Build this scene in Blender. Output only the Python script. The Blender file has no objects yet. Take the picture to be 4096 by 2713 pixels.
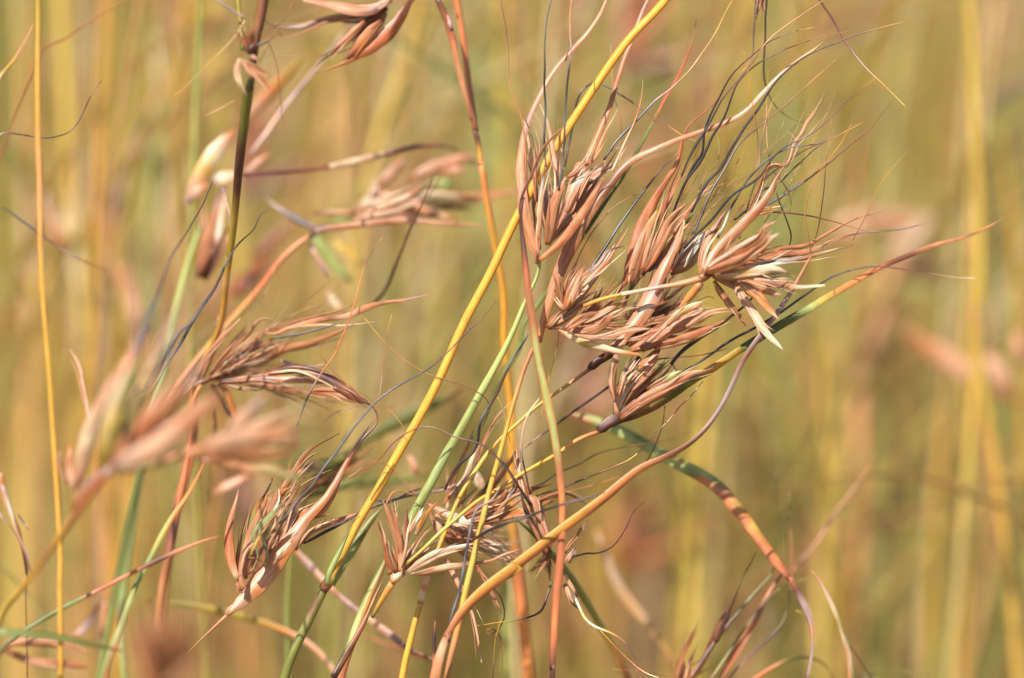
import bpy, math, random
from mathutils import Vector, Matrix, noise
rnd = random.Random(7)
S = bpy.context.scene

# ------------------------------------------------------------------ camera
DIST, FRAME_W, PITCH = 1.5, 0.21, math.radians(9)
FOCUS_Z = 0.75
cam_pos = Vector((0, -DIST * math.cos(PITCH), FOCUS_Z + DIST * math.sin(PITCH)))
cd = bpy.data.cameras.new('camera'); cam = bpy.data.objects.new('camera', cd)
S.collection.objects.link(cam); S.camera = cam
cam.location = cam_pos
cam.rotation_euler = (math.radians(90) - PITCH, 0, 0)
cd.sensor_width = 36; cd.lens = 36 * DIST / FRAME_W
cd.clip_start = 0.05; cd.clip_end = 1000
cd.dof.use_dof = True; cd.dof.focus_distance = DIST; cd.dof.aperture_fstop = 6.4

# ------------------------------------------------------------------ light
SUN_DIR = Vector((-0.30, -0.62, 0.72)).normalized()
W = bpy.data.worlds.new('World'); S.world = W; W.use_nodes = True
nt = W.node_tree; bg = nt.nodes['Background']
sky = nt.nodes.new('ShaderNodeTexSky'); sky.sky_type = 'NISHITA'; sky.sun_disc = False
sky.sun_elevation = math.asin(SUN_DIR.z)
sky.sun_rotation = math.atan2(SUN_DIR.x, SUN_DIR.y)
nt.links.new(sky.outputs[0], bg.inputs[0]); bg.inputs[1].default_value = 0.11
sl = bpy.data.lights.new('sun', 'SUN'); sl.energy = 5.0; sl.angle = math.radians(0.5); sl.color = (1, 0.95, 0.87)
so = bpy.data.objects.new('sun', sl); S.collection.objects.link(so)
so.rotation_euler = SUN_DIR.to_track_quat('Z', 'Y').to_euler()
so.location = (-2, -2, 4)
S.view_settings.view_transform = 'Standard'; S.view_settings.look = 'None'
S.view_settings.exposure = 0.66; S.view_settings.gamma = 1
S.cycles.max_bounces = 8; S.cycles.diffuse_bounces = 4; S.cycles.transmission_bounces = 4
S.cycles.use_denoising = True

# ------------------------------------------------------------------ colours
PAL = dict(
 Y=(230,164,58), O=(232,148,82), T=(216,146,100), P=(234,180,142), C=(248,220,178), W=(252,240,220),
 B=(156,94,58), D=(84,50,38), K=(42,37,35), G=(142,150,80), L=(184,192,112), V=(114,112,46),
 R=(204,118,74), M=(124,76,60), N=(192,156,146), E=(208,152,58), F=(156,170,112), Q=(192,164,108),
 H=(112,104,100), A=(180,122,74), U=(180,150,58), X=(150,144,72), Z=(214,178,80))
def lin(c):
    c /= 255
    return c / 12.92 if c <= 0.04045 else ((c + 0.055) / 1.055) ** 2.4
ALB = 0.82
PALL = {k: tuple(lin(x) * ALB for x in v) for k, v in PAL.items()}
def ramp(s, t):
    if len(s) == 1: return PALL[s]
    f = max(0, min(0.9999, t)) * (len(s) - 1); i = int(f); f -= i
    a, b = PALL[s[i]], PALL[s[i + 1]]
    return tuple(a[k] + (b[k] - a[k]) * f for k in range(3))

# ------------------------------------------------------------------ materials
def plant_mat(name, rough, transl, streak, spec=0.4, dark=0.45):
    m = bpy.data.materials.new(name); m.use_nodes = True
    n = m.node_tree; N = n.nodes; L = n.links
    N.clear()
    out = N.new('ShaderNodeOutputMaterial')
    at = N.new('ShaderNodeAttribute'); at.attribute_name = 'tint'
    uv = N.new('ShaderNodeUVMap'); uv.uv_map = 'fibre'
    mp = N.new('ShaderNodeMapping'); mp.inputs['Scale'].default_value = (4.2, 0.22, 1)
    n1 = N.new('ShaderNodeTexNoise'); n1.inputs['Scale'].default_value = 1.0; n1.inputs['Detail'].default_value = 3
    mp2 = N.new('ShaderNodeMapping'); mp2.inputs['Scale'].default_value = (0.9, 0.35, 1)
    n2 = N.new('ShaderNodeTexNoise'); n2.inputs['Scale'].default_value = 1.0; n2.inputs['Detail'].default_value = 4
    L.new(uv.outputs[0], mp.inputs[0]); L.new(uv.outputs[0], mp2.inputs[0])
    L.new(mp.outputs[0], n1.inputs[0]); L.new(mp2.outputs[0], n2.inputs[0])
    r1 = N.new('ShaderNodeMapRange'); r1.inputs[1].default_value = 0.3; r1.inputs[2].default_value = 0.7
    r1.inputs[3].default_value = 1 - streak; r1.inputs[4].default_value = 1 + streak * 0.55
    L.new(n1.outputs[0], r1.inputs[0])
    mul = N.new('ShaderNodeVectorMath'); mul.operation = 'SCALE'
    L.new(at.outputs['Color'], mul.inputs[0]); L.new(r1.outputs[0], mul.inputs['Scale'])
    # darker weathered blotches
    r2 = N.new('ShaderNodeMapRange'); r2.inputs[1].default_value = 0.56; r2.inputs[2].default_value = 0.72
    L.new(n2.outputs[0], r2.inputs[0])
    mk = N.new('ShaderNodeMath'); mk.operation = 'MULTIPLY'; mk.inputs[1].default_value = dark; L.new(r2.outputs[0], mk.inputs[0])
    mx = N.new('ShaderNodeMix'); mx.data_type = 'RGBA'; mx.blend_type = 'MULTIPLY'
    L.new(mk.outputs[0], mx.inputs[0]); L.new(mul.outputs[0], mx.inputs[6]); mx.inputs[7].default_value = (0.62, 0.42, 0.33, 1)
    p = N.new('ShaderNodeBsdfPrincipled'); p.inputs['Roughness'].default_value = rough
    p.inputs['Specular IOR Level'].default_value = spec
    L.new(mx.outputs[2], p.inputs['Base Color'])
    bp = N.new('ShaderNodeBump'); bp.inputs['Strength'].default_value = 0.35; bp.inputs['Distance'].default_value = 0.0001
    L.new(n1.outputs[0], bp.inputs['Height']); L.new(bp.outputs[0], p.inputs['Normal'])
    if transl > 0:
        tr = N.new('ShaderNodeBsdfTranslucent'); L.new(mx.outputs[2], tr.inputs[0])
        ms = N.new('ShaderNodeMixShader'); ms.inputs[0].default_value = transl
        L.new(p.outputs[0], ms.inputs[1]); L.new(tr.outputs[0], ms.inputs[2]); L.new(ms.outputs[0], out.inputs[0])
    else:
        L.new(p.outputs[0], out.inputs[0])
    return m
M_STALK = plant_mat('culm_skin', 0.42, 0.0, 0.2, 0.45, 0.2)
M_LEAF = plant_mat('dry_leaf', 0.45, 0.30, 0.20, 0.45, 0.25)
M_HUSK = plant_mat('husk', 0.40, 0.30, 0.36, 0.55, 0.45)
M_AWN = plant_mat('awn_bristle', 0.35, 0.0, 0.30, 0.5, 0.3)
M_FAR = plant_mat('grass_far', 0.6, 0.25, 0.2, 0.3, 0.3)
MAT = dict(stalk=M_STALK, branch=M_STALK, node=M_STALK, leaf=M_LEAF, sheath=M_HUSK, spathe=M_HUSK, spikelet=M_HUSK,
           awn=M_AWN, bristle=M_AWN, seed_cluster=M_HUSK)

# ------------------------------------------------------------------ pixels of the photograph -> points in space
CR = 1100 / 2300.0
PX = FRAME_W / 4096.0
CX = {'A': 0, 'B': 1000, 'C': 2000, 'D': 3000}
CY = {'1': 0, '2': 650, '3': 1300, '4': 1963}
Rv = Vector((1, 0, 0)); Fv = Vector((0, math.cos(PITCH), -math.sin(PITCH))); Uv = Rv.cross(Fv)
def at(sx, sy, d):
    k = (DIST + d) / DIST
    return cam_pos + Fv * (DIST + d) + (Rv * ((sx - 2048) * PX) + Uv * ((1356.5 - sy) * PX)) * k
def parse(s):
    cur = 'F'; out = []
    for tok in s.split():
        if ',' not in tok: cur = tok; continue
        x, y = map(float, tok.split(','))
        if cur == 'F': out.append((x * 1.7304, y * 1.7304))
        else: out.append((CX[cur[0]] + x * CR, CY[cur[1]] + y * CR))
    return out
def tidy(p):
    # where a traced line was read off two overlapping views the readings may double back: merge those
    p = list(p); i = 1
    while i < len(p) - 1:
        ax, ay = p[i][0] - p[i-1][0], p[i][1] - p[i-1][1]; bx, by = p[i+1][0] - p[i][0], p[i+1][1] - p[i][1]
        la, lb = math.hypot(ax, ay), math.hypot(bx, by)
        if la < 1e-6 or lb < 1e-6: p.pop(i); continue
        c = (ax * bx + ay * by) / (la * lb)
        if c < -0.1 and min(la, lb) < 110:
            if la < lb: j, k = i - 1, i
            else: j, k = i, i + 1
            m = ((p[j][0] + p[k][0]) / 2, (p[j][1] + p[k][1]) / 2)
            if j == 0: p.pop(k)
            elif k == len(p) - 1: p.pop(j)
            else: p[j] = m; p.pop(k)
            i = max(1, i - 1)
            continue
        i += 1
    return p

def spline(pts, step):
    """centripetal-ish Catmull-Rom through 3-D points, resampled"""
    n = len(pts)
    if n == 2: pts = [pts[0], (pts[0] + pts[1]) / 2, pts[1]]; n = 3
    P = [pts[0] * 2 - pts[1]] + pts + [pts[-1] * 2 - pts[-2]]
    out = []
    for i in range(1, n):
        a, b, c, d = P[i - 1], P[i], P[i + 1], P[i + 2]
        l = (c - b).length
        m = max(1, min(24, int(l / step + 0.5)))
        t1 = (c - a) / max(1e-9, (c - a).length) * l; t2 = (d - b) / max(1e-9, (d - b).length) * l
        for j in range(m):
            t = j / m
            h00 = 2*t**3 - 3*t**2 + 1; h10 = t**3 - 2*t**2 + t; h01 = -2*t**3 + 3*t**2; h11 = t**3 - t**2
            out.append(b * h00 + t1 * h10 + c * h01 + t2 * h11)
    out.append(pts[-1].copy())
    return out

def lerp_list(w, t):
    if len(w) == 1: return w[0]
    f = max(0, min(0.99999, t)) * (len(w) - 1); i = int(f); f -= i
    f = f * f * (3 - 2 * f)
    return w[i] + (w[i + 1] - w[i]) * f

def make_mesh(name, rings, cols, vlen, closed_n, us):
    n = len(rings); N = closed_n
    verts = [tuple(v) for r in rings for v in r]
    faces = []
    for i in range(n - 1):
        for j in range(N):
            a = i * N + j; b = i * N + (j + 1) % N
            faces.append((a, b, b + N, a + N))
    faces.append(tuple(range(N - 1, -1, -1))); faces.append(tuple(range((n - 1) * N, n * N)))
    me = bpy.data.meshes.new(name); me.from_pydata(verts, [], faces)
    ca = me.color_attributes.new('tint', 'FLOAT_COLOR', 'POINT')
    flat = []
    for c in cols: flat += [c[0], c[1], c[2], 1]
    ca.data.foreach_set('color', flat)
    uvl = me.uv_layers.new(name='fibre')
    uvs = []
    for i in range(n - 1):
        for j in range(N):
            u0, u1 = us[j], us[j + 1]
            uvs += [u0, vlen[i], u1, vlen[i], u1, vlen[i + 1], u0, vlen[i + 1]]
    uvs += [0, vlen[0]] * N + [0, vlen[-1]] * N
    uvl.data.foreach_set('uv', uvs)
    me.polygons.foreach_set('use_smooth', [True] * len(me.polygons))
    return me

def strand_mesh(name, pts3, widths, flat, cols, off, edge=None, side=None, seed=0, roll=0.0, twist=0.0, step=0.0012, jit=0.0, cup=0.5, view=None, bands=None, smooth=0, ribs=0.0):
    """a tapering shoot along a 3-D path. flat: 1 = round, small = thin curved blade"""
    rr = random.Random(seed)
    path = spline(pts3, step)
    n = len(path)
    for _ in range(smooth):
        path = [path[0]] + [path[i-1] * .25 + path[i] * .5 + path[i+1] * .25 for i in range(1, n-1)] + [path[-1]]
    if jit:
        ph = rr.random() * 50
        for i, p in enumerate(path):
            q = Vector((i * 0.35 + ph, ph, seed % 97))
            path[i] = p + noise.noise_vector(q) * jit * min(1, i / 4)
    cum = [0.0]
    for i in range(1, n): cum.append(cum[-1] + (path[i] - path[i - 1]).length)
    tot = cum[-1] or 1e-6
    wmax = max(widths)
    rnd_round = flat >= 0.99
    N = (5 if wmax < 0.0005 else 8) if rnd_round else 16
    uo = rr.random() * 40; vo = rr.random() * 40
    rings = []; colv = []; vl = []
    cs = 1 + (rr.random() - 0.5) * 0.16
    hs = 1 + (rr.random() - 0.5) * 0.08
    for i, p in enumerate(path):
        t = cum[i] / tot
        T = (path[min(n - 1, i + 1)] - path[max(0, i - 1)]).normalized()
        V = (view if view is not None else (cam_pos - p)).normalized()
        Sd = T.cross(V)
        if Sd.length < 1e-4: Sd = T.cross(Vector((0, 0, 1)))
        Sd.normalize(); Nn = Sd.cross(T).normalized()
        if Nn.dot(V) < 0: Nn = -Nn
        a = roll + twist * t
        ca, sa = math.cos(a), math.sin(a)
        S2 = Sd * ca + Nn * sa; N2 = Nn * ca - Sd * sa
        w = max(0.00003, lerp_list(widths, t)) * 0.5
        c = ramp(cols, t)
        band = 1.0
        if bands:
            band = 1 + bands * noise.noise(Vector((t * tot * 420 + uo, 3.1, seed % 31)))
        ring = []
        for j in range(N):
            th = 2 * math.pi * j / N
            x = math.cos(th); y = math.sin(th)
            if rnd_round:
                q = p + S2 * (x * w) + N2 * (y * w)
            else:
                # boat-shaped section: both faces bowed, edges thin
                yy = y * flat - cup * (x * x) * 0.55 + ribs * math.cos(x * 11.0 + 0.6) * (1 if y >= 0 else -1) * min(1, abs(y) * 3)
                q = p + S2 * (x * w) + N2 * (yy * w)
            ring.append(q - off)
            k = c
            if edge is not None:
                e = ramp(edge, t); f = abs(x) ** 2; k = tuple(c[m] + (e[m] - c[m]) * f for m in range(3))
            if side is not None:
                e = ramp(side, t); f = max(0, min(1, (x + 0.15) * 2.5)); k = tuple(c[m] + (e[m] - c[m]) * f for m in range(3))
            k = tuple(max(0, k[m] * cs * band * (hs if m == 0 else 1)) for m in range(3))
            colv.append(k)
        rings.append(ring); vl.append(cum[i] * 1000 + vo)
    mm = max(0.6, wmax * 1000)
    us = [uo + abs(((j / N) * 2) - 1) * mm * 0.5 for j in range(N + 1)]
    return make_mesh(name, rings, colv, vl, N, us)

# ------------------------------------------------------------------ objects
def link(o): S.collection.objects.link(o); return o
def ground_path(p, away, z_end=0.0, seed=0, spread=0.04):
    """points from a shoot's lowest visible point down to the soil"""
    rr = random.Random(seed)
    h = p.z - z_end
    dx = rr.uniform(-spread, spread); dy = rr.uniform(-0.3, 1) * spread
    dirn = away.normalized()
    out = []
    for k, f in enumerate((0.08, 0.3, 0.62, 1.0)):
        q = Vector((p.x + dirn.x * h * 0.5 * (1 - (1 - f) ** 2) * 0.5 + dx * f, p.y + dirn.y * h * 0.2 * f + dy * f, p.z - h * f))
        out.append(q)
    return out

def join_meshes(name, meshes):
    V = []; F = []; C = []; U = []
    for m in meshes:
        b = len(V); V += [tuple(v.co) for v in m.vertices]
        F += [tuple(b + i for i in p.vertices) for p in m.polygons]
        c = [0.0] * (4 * len(m.vertices)); m.color_attributes['tint'].data.foreach_get('color', c); C += c
        u = [0.0] * (2 * len(m.loops)); m.uv_layers['fibre'].data.foreach_get('uv', u); U += u
    me = bpy.data.meshes.new(name); me.from_pydata(V, [], F)
    me.color_attributes.new('tint', 'FLOAT_COLOR', 'POINT').data.foreach_set('color', C)
    me.uv_layers.new(name='fibre').data.foreach_set('uv', U)
    me.polygons.foreach_set('use_smooth', [True] * len(me.polygons))
    for m in meshes: bpy.data.meshes.remove(m)
    return me
def husk_scales(main, pts, ws, cols, off, seed, roll, rr):
    """the papery inner scales that part a little from a husk, rooted inside it"""
    ax = (pts[-1] - pts[0]); L = ax.length
    V = (cam_pos - pts[0]).normalized(); sd = ax.cross(V).normalized()
    out = [main]
    for s in (-1, 1):
        k = rr.uniform(.62, 1.0); a = s * rr.uniform(.03, .10); dz = rr.uniform(-.05, .05)
        q = []
        m = min(len(pts) - 1, max(2, int(round((len(pts) - 1) * k))))
        for i in range(m + 1):
            t = i / m
            q.append(pts[i] + sd * (a * L * t * t) + V * (dz * L * t + .0002))
        wm = max(ws) * rr.uniform(.38, .6)
        c = rr.choice([cols if isinstance(cols, str) else 'TP', 'BTC', 'TPC', 'RTP', 'TC', 'BAT'])
        out.append(strand_mesh('s', q, [wm * .5, wm, wm * .9, wm * .6, wm * .25, wm * .03], .14, c, off, seed=seed + 5 + s, roll=roll + s * .5, jit=.00015, cup=.9, step=.001, smooth=2, ribs=.04))
    return join_meshes('spikelet', out)
DEF_FLAT = dict(stalk=1, branch=1, node=1, awn=1, bristle=1, leaf=0.16, sheath=0.35, spathe=0.12, spikelet=0.13, seed_cluster=1)
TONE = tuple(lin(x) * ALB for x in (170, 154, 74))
class Thing:
    def __init__(self, name, label, cat, d=0.0, group=None, tone=0.0):
        self.tone = tone
        self.name, self.label, self.cat, self.d, self.group = name, label, cat, d, group
        self.base = None; self.root = None; self.cl = None; self.n = 0; self.seed = rnd.randrange(10**6)
    def _root(self, base):
        if self.root is None:
            self.base = base.copy()
            self.root = link(bpy.data.objects.new(self.name, None))
            self.root.empty_display_size = 0.01
            self.root.location = base
            self.root['label'] = self.label; self.root['category'] = self.cat
            if self.group: self.root['group'] = self.group
    def add(self, kind, path, w, cols, d0=None, d1=None, g=0, edge=None, side=None, roll=None, twist=0.0, flat=None, jit=None, top=None, label=None, cup=0.5, sub=True, bands=None, step=None, loop=False):
        """kind: part name; w: widths in crop pixels; d in mm behind the focus plane; g=1: first point runs on down to the soil"""
        self.n += 1; seed = self.seed + self.n * 13
        rr = random.Random(seed)
        base_d = self.d
        d0 = base_d if d0 is None else d0
        d1 = (d0 + rr.uniform(-5, 5)) if d1 is None else d1
        pp = parse(path)
        if not loop: pp = tidy(pp)
        n = len(pp)
        cum = [0]
        for i in range(1, n): cum.append(cum[-1] + math.hypot(pp[i][0] - pp[i-1][0], pp[i][1] - pp[i-1][1]))
        pts = []
        for i, (x, y) in enumerate(pp):
            t = cum[i] / (cum[-1] or 1)
            pts.append(at(x, y, (d0 + (d1 - d0) * t) / 1000))
        kk = (DIST + d0 / 1000) / DIST
        if isinstance(w, (int, float)):
            w = float(w)
            if kind in ('spikelet',): w *= .94; ws = [w * .35, w * .85, w, w * .82, w * .46, w * .2, w * .02]
            elif kind == 'spathe': ws = [w * .6, w * .95, w, w * .9, w * .7, w * .4, w * .05]
            elif kind == 'leaf': ws = [w, w, w * .95, w * .8, w * .55, w * .08]
            elif kind in ('awn', 'bristle'): ws = [w, w, w * .85, w * .6, w * .3]
            else: ws = [w, w]
        else: ws = list(map(float, w))
        if kind in ('awn', 'bristle'): ws = [x * .84 for x in ws]
        elif kind == 'stalk': ws = [x * .87 for x in ws]
        ws = [x * CR * PX * kk for x in ws]
        if g:
            gp = ground_path(pts[0], pts[0] - pts[1], seed=seed)
            gp = gp[::-1]
            L0 = sum((gp[i+1] - gp[i]).length for i in range(len(gp)-1)) + (pts[0]-gp[-1]).length
            L1 = sum((pts[i+1] - pts[i]).length for i in range(len(pts)-1))
            f = L0 / (L0 + L1)
            m = max(1, round(f / (1 - f) * (len(ws) - 1))) if len(ws) > 1 else 1
            # resample width and colour so the visible part keeps its own gradient
            K = 24
            vis = [lerp_list(ws, i / K) for i in range(K + 1)]
            pre = max(1, round(K * f / (1 - f)))
            ws = [ws[0] * 1.1] * pre + vis
            cc = [ramp(cols, i / K) for i in range(K + 1)]
            cols = [ramp(cols, 0)] * pre + cc
            if edge: edge = [ramp(edge, 0)] * pre + [ramp(edge, i / K) for i in range(K + 1)]
            if side: side = [ramp(side, 0)] * pre + [ramp(side, i / K) for i in range(K + 1)]
            pts = gp + pts
        if top: pts = pts + [pts[-1] + Vector(q) for q in top]
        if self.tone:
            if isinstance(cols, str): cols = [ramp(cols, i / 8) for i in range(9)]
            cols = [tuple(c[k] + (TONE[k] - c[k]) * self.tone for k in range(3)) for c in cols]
        self._root(pts[0] if g else Vector((pts[0].x, pts[0].y, 0)))
        fl = DEF_FLAT[kind] if flat is None else flat
        if roll is None: roll = rr.uniform(-0.55, 0.55) if fl < 0.9 else 0
        if jit is None: jit = 0.00007 if kind in ('awn', 'bristle') else (0.00012 if kind in ('spikelet', 'spathe') else 0)
        blur = abs(d0) > 45
        st = step or (0.003 if blur else (0.0008 if kind == 'spikelet' else 0.0011))
        sm = 0 if loop else dict(stalk=14, branch=6, leaf=8, spathe=4, sheath=4, spikelet=2, awn=3, bristle=3).get(kind, 1)
        if blur: sm //= 2
        rb = 0.0 if blur or fl > .9 else (0.075 if kind in ('spikelet', 'spathe', 'sheath') else 0.03)
        me = strand_mesh(kind, pts, ws, fl, cols, self.base, edge, side, seed, roll, twist, st, jit, cup, bands=bands, smooth=sm, ribs=rb)
        if kind == 'spikelet' and not blur and max(ws) > 0.0007:
            me = husk_scales(me, pts, ws, cols, self.base, seed, roll, rr)
        me.materials.append(MAT[kind])
        o = link(bpy.data.objects.new(kind, me))
        o.parent = self.cl if (self.cl is not None and sub and kind in ('spikelet', 'spathe', 'awn', 'bristle', 'leaf')) else self.root
        if label: o['label'] = label
        return o
    def cluster(self, path, w=70, cols='BA', d=None, label=None):
        """the knot at the foot of a seed head; what follows hangs under it"""
        self.cl = None
        if d is not None: self.d = d
        o = self.add('seed_cluster', path, [w * .5, w, w * .8, w * .3], cols, self.d, self.d, flat=0.8)
        if label: o['label'] = label
        self.cl = o
        return o
    def free(self): self.cl = None
    def spray(self, base, ang, spread, n, L, w, pal, kind='spikelet', dd=9, curve=0.12, seed=None, jb=10):
        """n small husks fanned out of one point: base 'C2 x,y', angle in degrees (90 = up the picture)"""
        t, xy = base.split(); bx, by = map(float, xy.split(','))
        rr = random.Random(self.seed + (seed or int(bx + by)))
        for i in range(n):
            a = math.radians(ang + rr.uniform(-spread, spread)); l = rr.uniform(*L)
            b2x = bx + rr.uniform(-jb, jb); b2y = by + rr.uniform(-jb, jb)
            c = rr.uniform(-curve, curve)
            pts = []
            for s in (0, .35, .7, 1):
                aa = a + c * s * 2
                pts.append('%.0f,%.0f' % (b2x + math.cos(aa) * l * s, b2y - math.sin(aa) * l * s))
            self.add(kind, t + ' ' + ' '.join(pts), rr.uniform(*w), rr.choice(pal), self.d + 4 + rr.uniform(-3, 3), self.d + 4 + rr.uniform(-dd * .8, dd))
def simple_ramp_fix():
    global ramp
    _r = ramp
    def ramp2(s, t):
        if isinstance(s, str): return _r(s, t)
        f = max(0, min(0.9999, t)) * (len(s) - 1); i = int(f); f -= i
        a, b = s[i], s[i + 1]
        return tuple(a[k] + (b[k] - a[k]) * f for k in range(3))
    ramp = ramp2
simple_ramp_fix()
# ------------------------------------------------------------------ ground and far grass
def ground():
    m = bpy.data.materials.new('soil'); m.use_nodes = True; n = m.node_tree; N = n.nodes; L = n.links
    p = N['Principled BSDF']; p.inputs['Roughness'].default_value = 0.95
    tc = N.new('ShaderNodeTexCoord'); a = N.new('ShaderNodeTexNoise'); a.inputs['Scale'].default_value = 9; a.inputs['Detail'].default_value = 8
    L.new(tc.outputs['Object'], a.inputs[0])
    cr = N.new('ShaderNodeValToRGB'); L.new(a.outputs[0], cr.inputs[0])
    cr.color_ramp.elements[0].position = .3; cr.color_ramp.elements[0].color = (.10, .065, .03, 1)
    cr.color_ramp.elements[1].position = .7; cr.color_ramp.elements[1].color = (.36, .26, .12, 1)
    L.new(cr.outputs[0], p.inputs['Base Color'])
    v = N.new('ShaderNodeTexNoise'); v.inputs['Scale'].default_value = 120; b = N.new('ShaderNodeBump'); b.inputs['Distance'].default_value = .01
    L.new(tc.outputs['Object'], v.inputs[0]); L.new(v.outputs[0], b.inputs['Height']); L.new(b.outputs[0], p.inputs['Normal'])
    verts = []; faces = []
    xs = [-300, -60, -12] + [i * 0.5 for i in range(-12, 13)] + [12, 60, 300]
    for x in xs:
        for y in xs:
            near = abs(x) < 7 and abs(y) < 7
            verts.append((x, y + 2, noise.noise(Vector((x * .7, y * .7, 0))) * .02 - .012 if near else 0))
    k = len(xs)
    for i in range(k - 1):
        for j in range(k - 1): faces.append((i*k+j, (i+1)*k+j, (i+1)*k+j+1, i*k+j+1))
    me = bpy.data.meshes.new('ground'); me.from_pydata(verts, [], faces); me.materials.append(m)
    me.polygons.foreach_set('use_smooth', [True] * len(me.polygons))
    o = link(bpy.data.objects.new('ground', me)); o['kind'] = 'structure'; o['label'] = 'dry soil and litter under the grass'
ground()

def grass_mass(name, count, y0, y1, xw, h, wd, seed, label, pal):
    """ground cover nobody could count: blades of a far-off stand of grass as one sheet of geometry"""
    rr = random.Random(seed); V = []; F = []; Cc = []; UV = []
    for _ in range(count):
        f = rr.random() ** 1.3
        y = y0 + (y1 - y0) * f; half = xw * (0.35 + (y + 1.5) * 0.28)
        x = rr.uniform(-half, half)
        H = rr.uniform(*h); w = rr.uniform(*wd) * 0.5
        lean = rr.gauss(0.06, 0.13); ly = rr.gauss(0, 0.1); bend = rr.uniform(-.05, .18)
        a = rr.uniform(-0.7, 0.7); sx, sy = math.cos(a) * w, math.sin(a) * w
        s = rr.choice(pal); k = rr.choice((.45, .8, 1.1, 1.4))
        n = 5; b = len(V)
        for i in range(n + 1):
            t = i / n; px = x + (lean * t + bend * t * t) * H; py = y + ly * t * H; pz = H * t - .03
            ww = 1 if t < .6 else (1 - (t - .6) / .4 * .9)
            V.append((px - sx * ww, py - sy * ww, pz)); V.append((px + sx * ww * .1, py - abs(sx) * ww * .5, pz)); V.append((px + sx * ww, py + sy * ww, pz))
            c = ramp(s, t)
            Cc += [c[0]*k, c[1]*k, c[2]*k, 1] * 3
            if i < n:
                q = b + i * 3
                F.append((q, q+1, q+4, q+3)); F.append((q+1, q+2, q+5, q+4))
                UV += [0, t*9, .5, t*9, .5, t*9+2, 0, t*9+2, .5, t*9, 1, t*9, 1, t*9+2, .5, t*9+2]
    me = bpy.data.meshes.new(name); me.from_pydata(V, [], F)
    me.color_attributes.new('tint', 'FLOAT_COLOR', 'POINT').data.foreach_set('color', Cc)
    me.uv_layers.new(name='fibre').data.foreach_set('uv', UV)
    me.materials.append(M_FAR); me.polygons.foreach_set('use_smooth', [True] * len(me.polygons))
    o = link(bpy.data.objects.new(name, me)); o['kind'] = 'stuff'; o['label'] = label; o['category'] = 'grass'
grass_mass('far_grass', 9000, 1.5, 7.0, 1.5, (.55, .95), (.004, .009), 3,
           'out of focus mass of golden and olive grass filling the far background',
           ['XU', 'XU', 'GX', 'QX', 'AX', 'LX', 'XG', 'GU', 'QX', 'XV', 'UX', 'XQ', 'BX', 'EU', 'UZ', 'GL'])
# ================================================================== the sharp plants
# ---- yellow culm running corner to corner
t = Thing('grass_culm', 'thick smooth golden yellow stem slanting from the bottom edge to the top right of centre', 'grass stem', 6)
t.add('stalk', 'B4 280,1568 460,1150 640,790', [92, 88, 80], 'VVXMV', 6, 6, g=1, side='VVVV', edge=None)
t.add('stalk', 'B4 655,790 760,560 930,210 1060,0 B3 1010,1500 1200,1140 1400,800 1600,420 1780,0 B2 2010,930 2230,430 C2 60,640 160,420 C1 400,1340 640,960 840,660 1080,320 1390,0',
      [72, 84, 84, 82, 78, 74, 62, 60], 'UYYYYYYYYYY', 6, 2, top=[(.012, 0, .02), (.02, 0, .05), (.012, 0, .075)])
t.add('node', 'B4 610,830 650,780 690,700', [84, 92, 80], 'MBU', 5, 5)
t.add('sheath', 'B4 640,800 640,720 720,560 790,420 850,290', [50, 60, 55, 30, 4], 'VLLGV', -1, 0, roll=.4, edge='VVVV')
t.add('sheath', 'B4 700,800 770,650 860,510 960,330 1050,210 1110,130', [20, 60, 75, 70, 50, 6], 'GLLVVG', 12, 14, edge='FLLL')
t.add('leaf', 'B4 690,760 760,640 840,590 880,560', [18, 26, 18, 3], 'LGV', 3, 0)
t.cluster('C1 2150,-190 2165,-120', 70, 'RB', 12)
t.add('branch', 'C1 1500,-420 1760,-400 2000,-300 2160,-180', 34, 'YOR', 4, 12)
t.add('awn', 'C1 2150,-120 2140,0 2135,120 2125,230 2120,330 2125,420 2110,490 2060,560 2010,620', [20, 18, 14, 8], 'DDKDO', 10, 6)
t.add('awn', 'C1 2235,-120 2230,0 2220,200 2215,400 2205,560 2210,680 2250,800 D1 200,880 300,970 400,1020 520,1035', [22, 22, 20, 12, 6], 'DKDKDVX', 10, 12)
t.add('spikelet', 'C1 2170,-150 2180,0 2160,80 2140,160', [60, 60, 40, 8], 'RRB', 12, 10)
t.add('spikelet', 'C1 2180,-150 2190,0 2215,90 2220,180', [50, 40, 20, 5], 'RRB', 13, 12)
t.add('awn', 'D1 560,-40 620,60 690,150 740,260 800,350 900,490 1000,600 1060,660 1160,750 1300,890', [24, 24, 20, 14, 10], 'DDMNEZ', 12, -6, jit=.0001)
t.spray('C1 2160,-150', -90, 40, 6, (90, 150), (25, 50), ['RB', 'BT', 'TR'])
t.spray('C1 2160,-150', 70, 50, 10, (160, 330), (35, 60), ['RB', 'BT', 'TR'])

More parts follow.
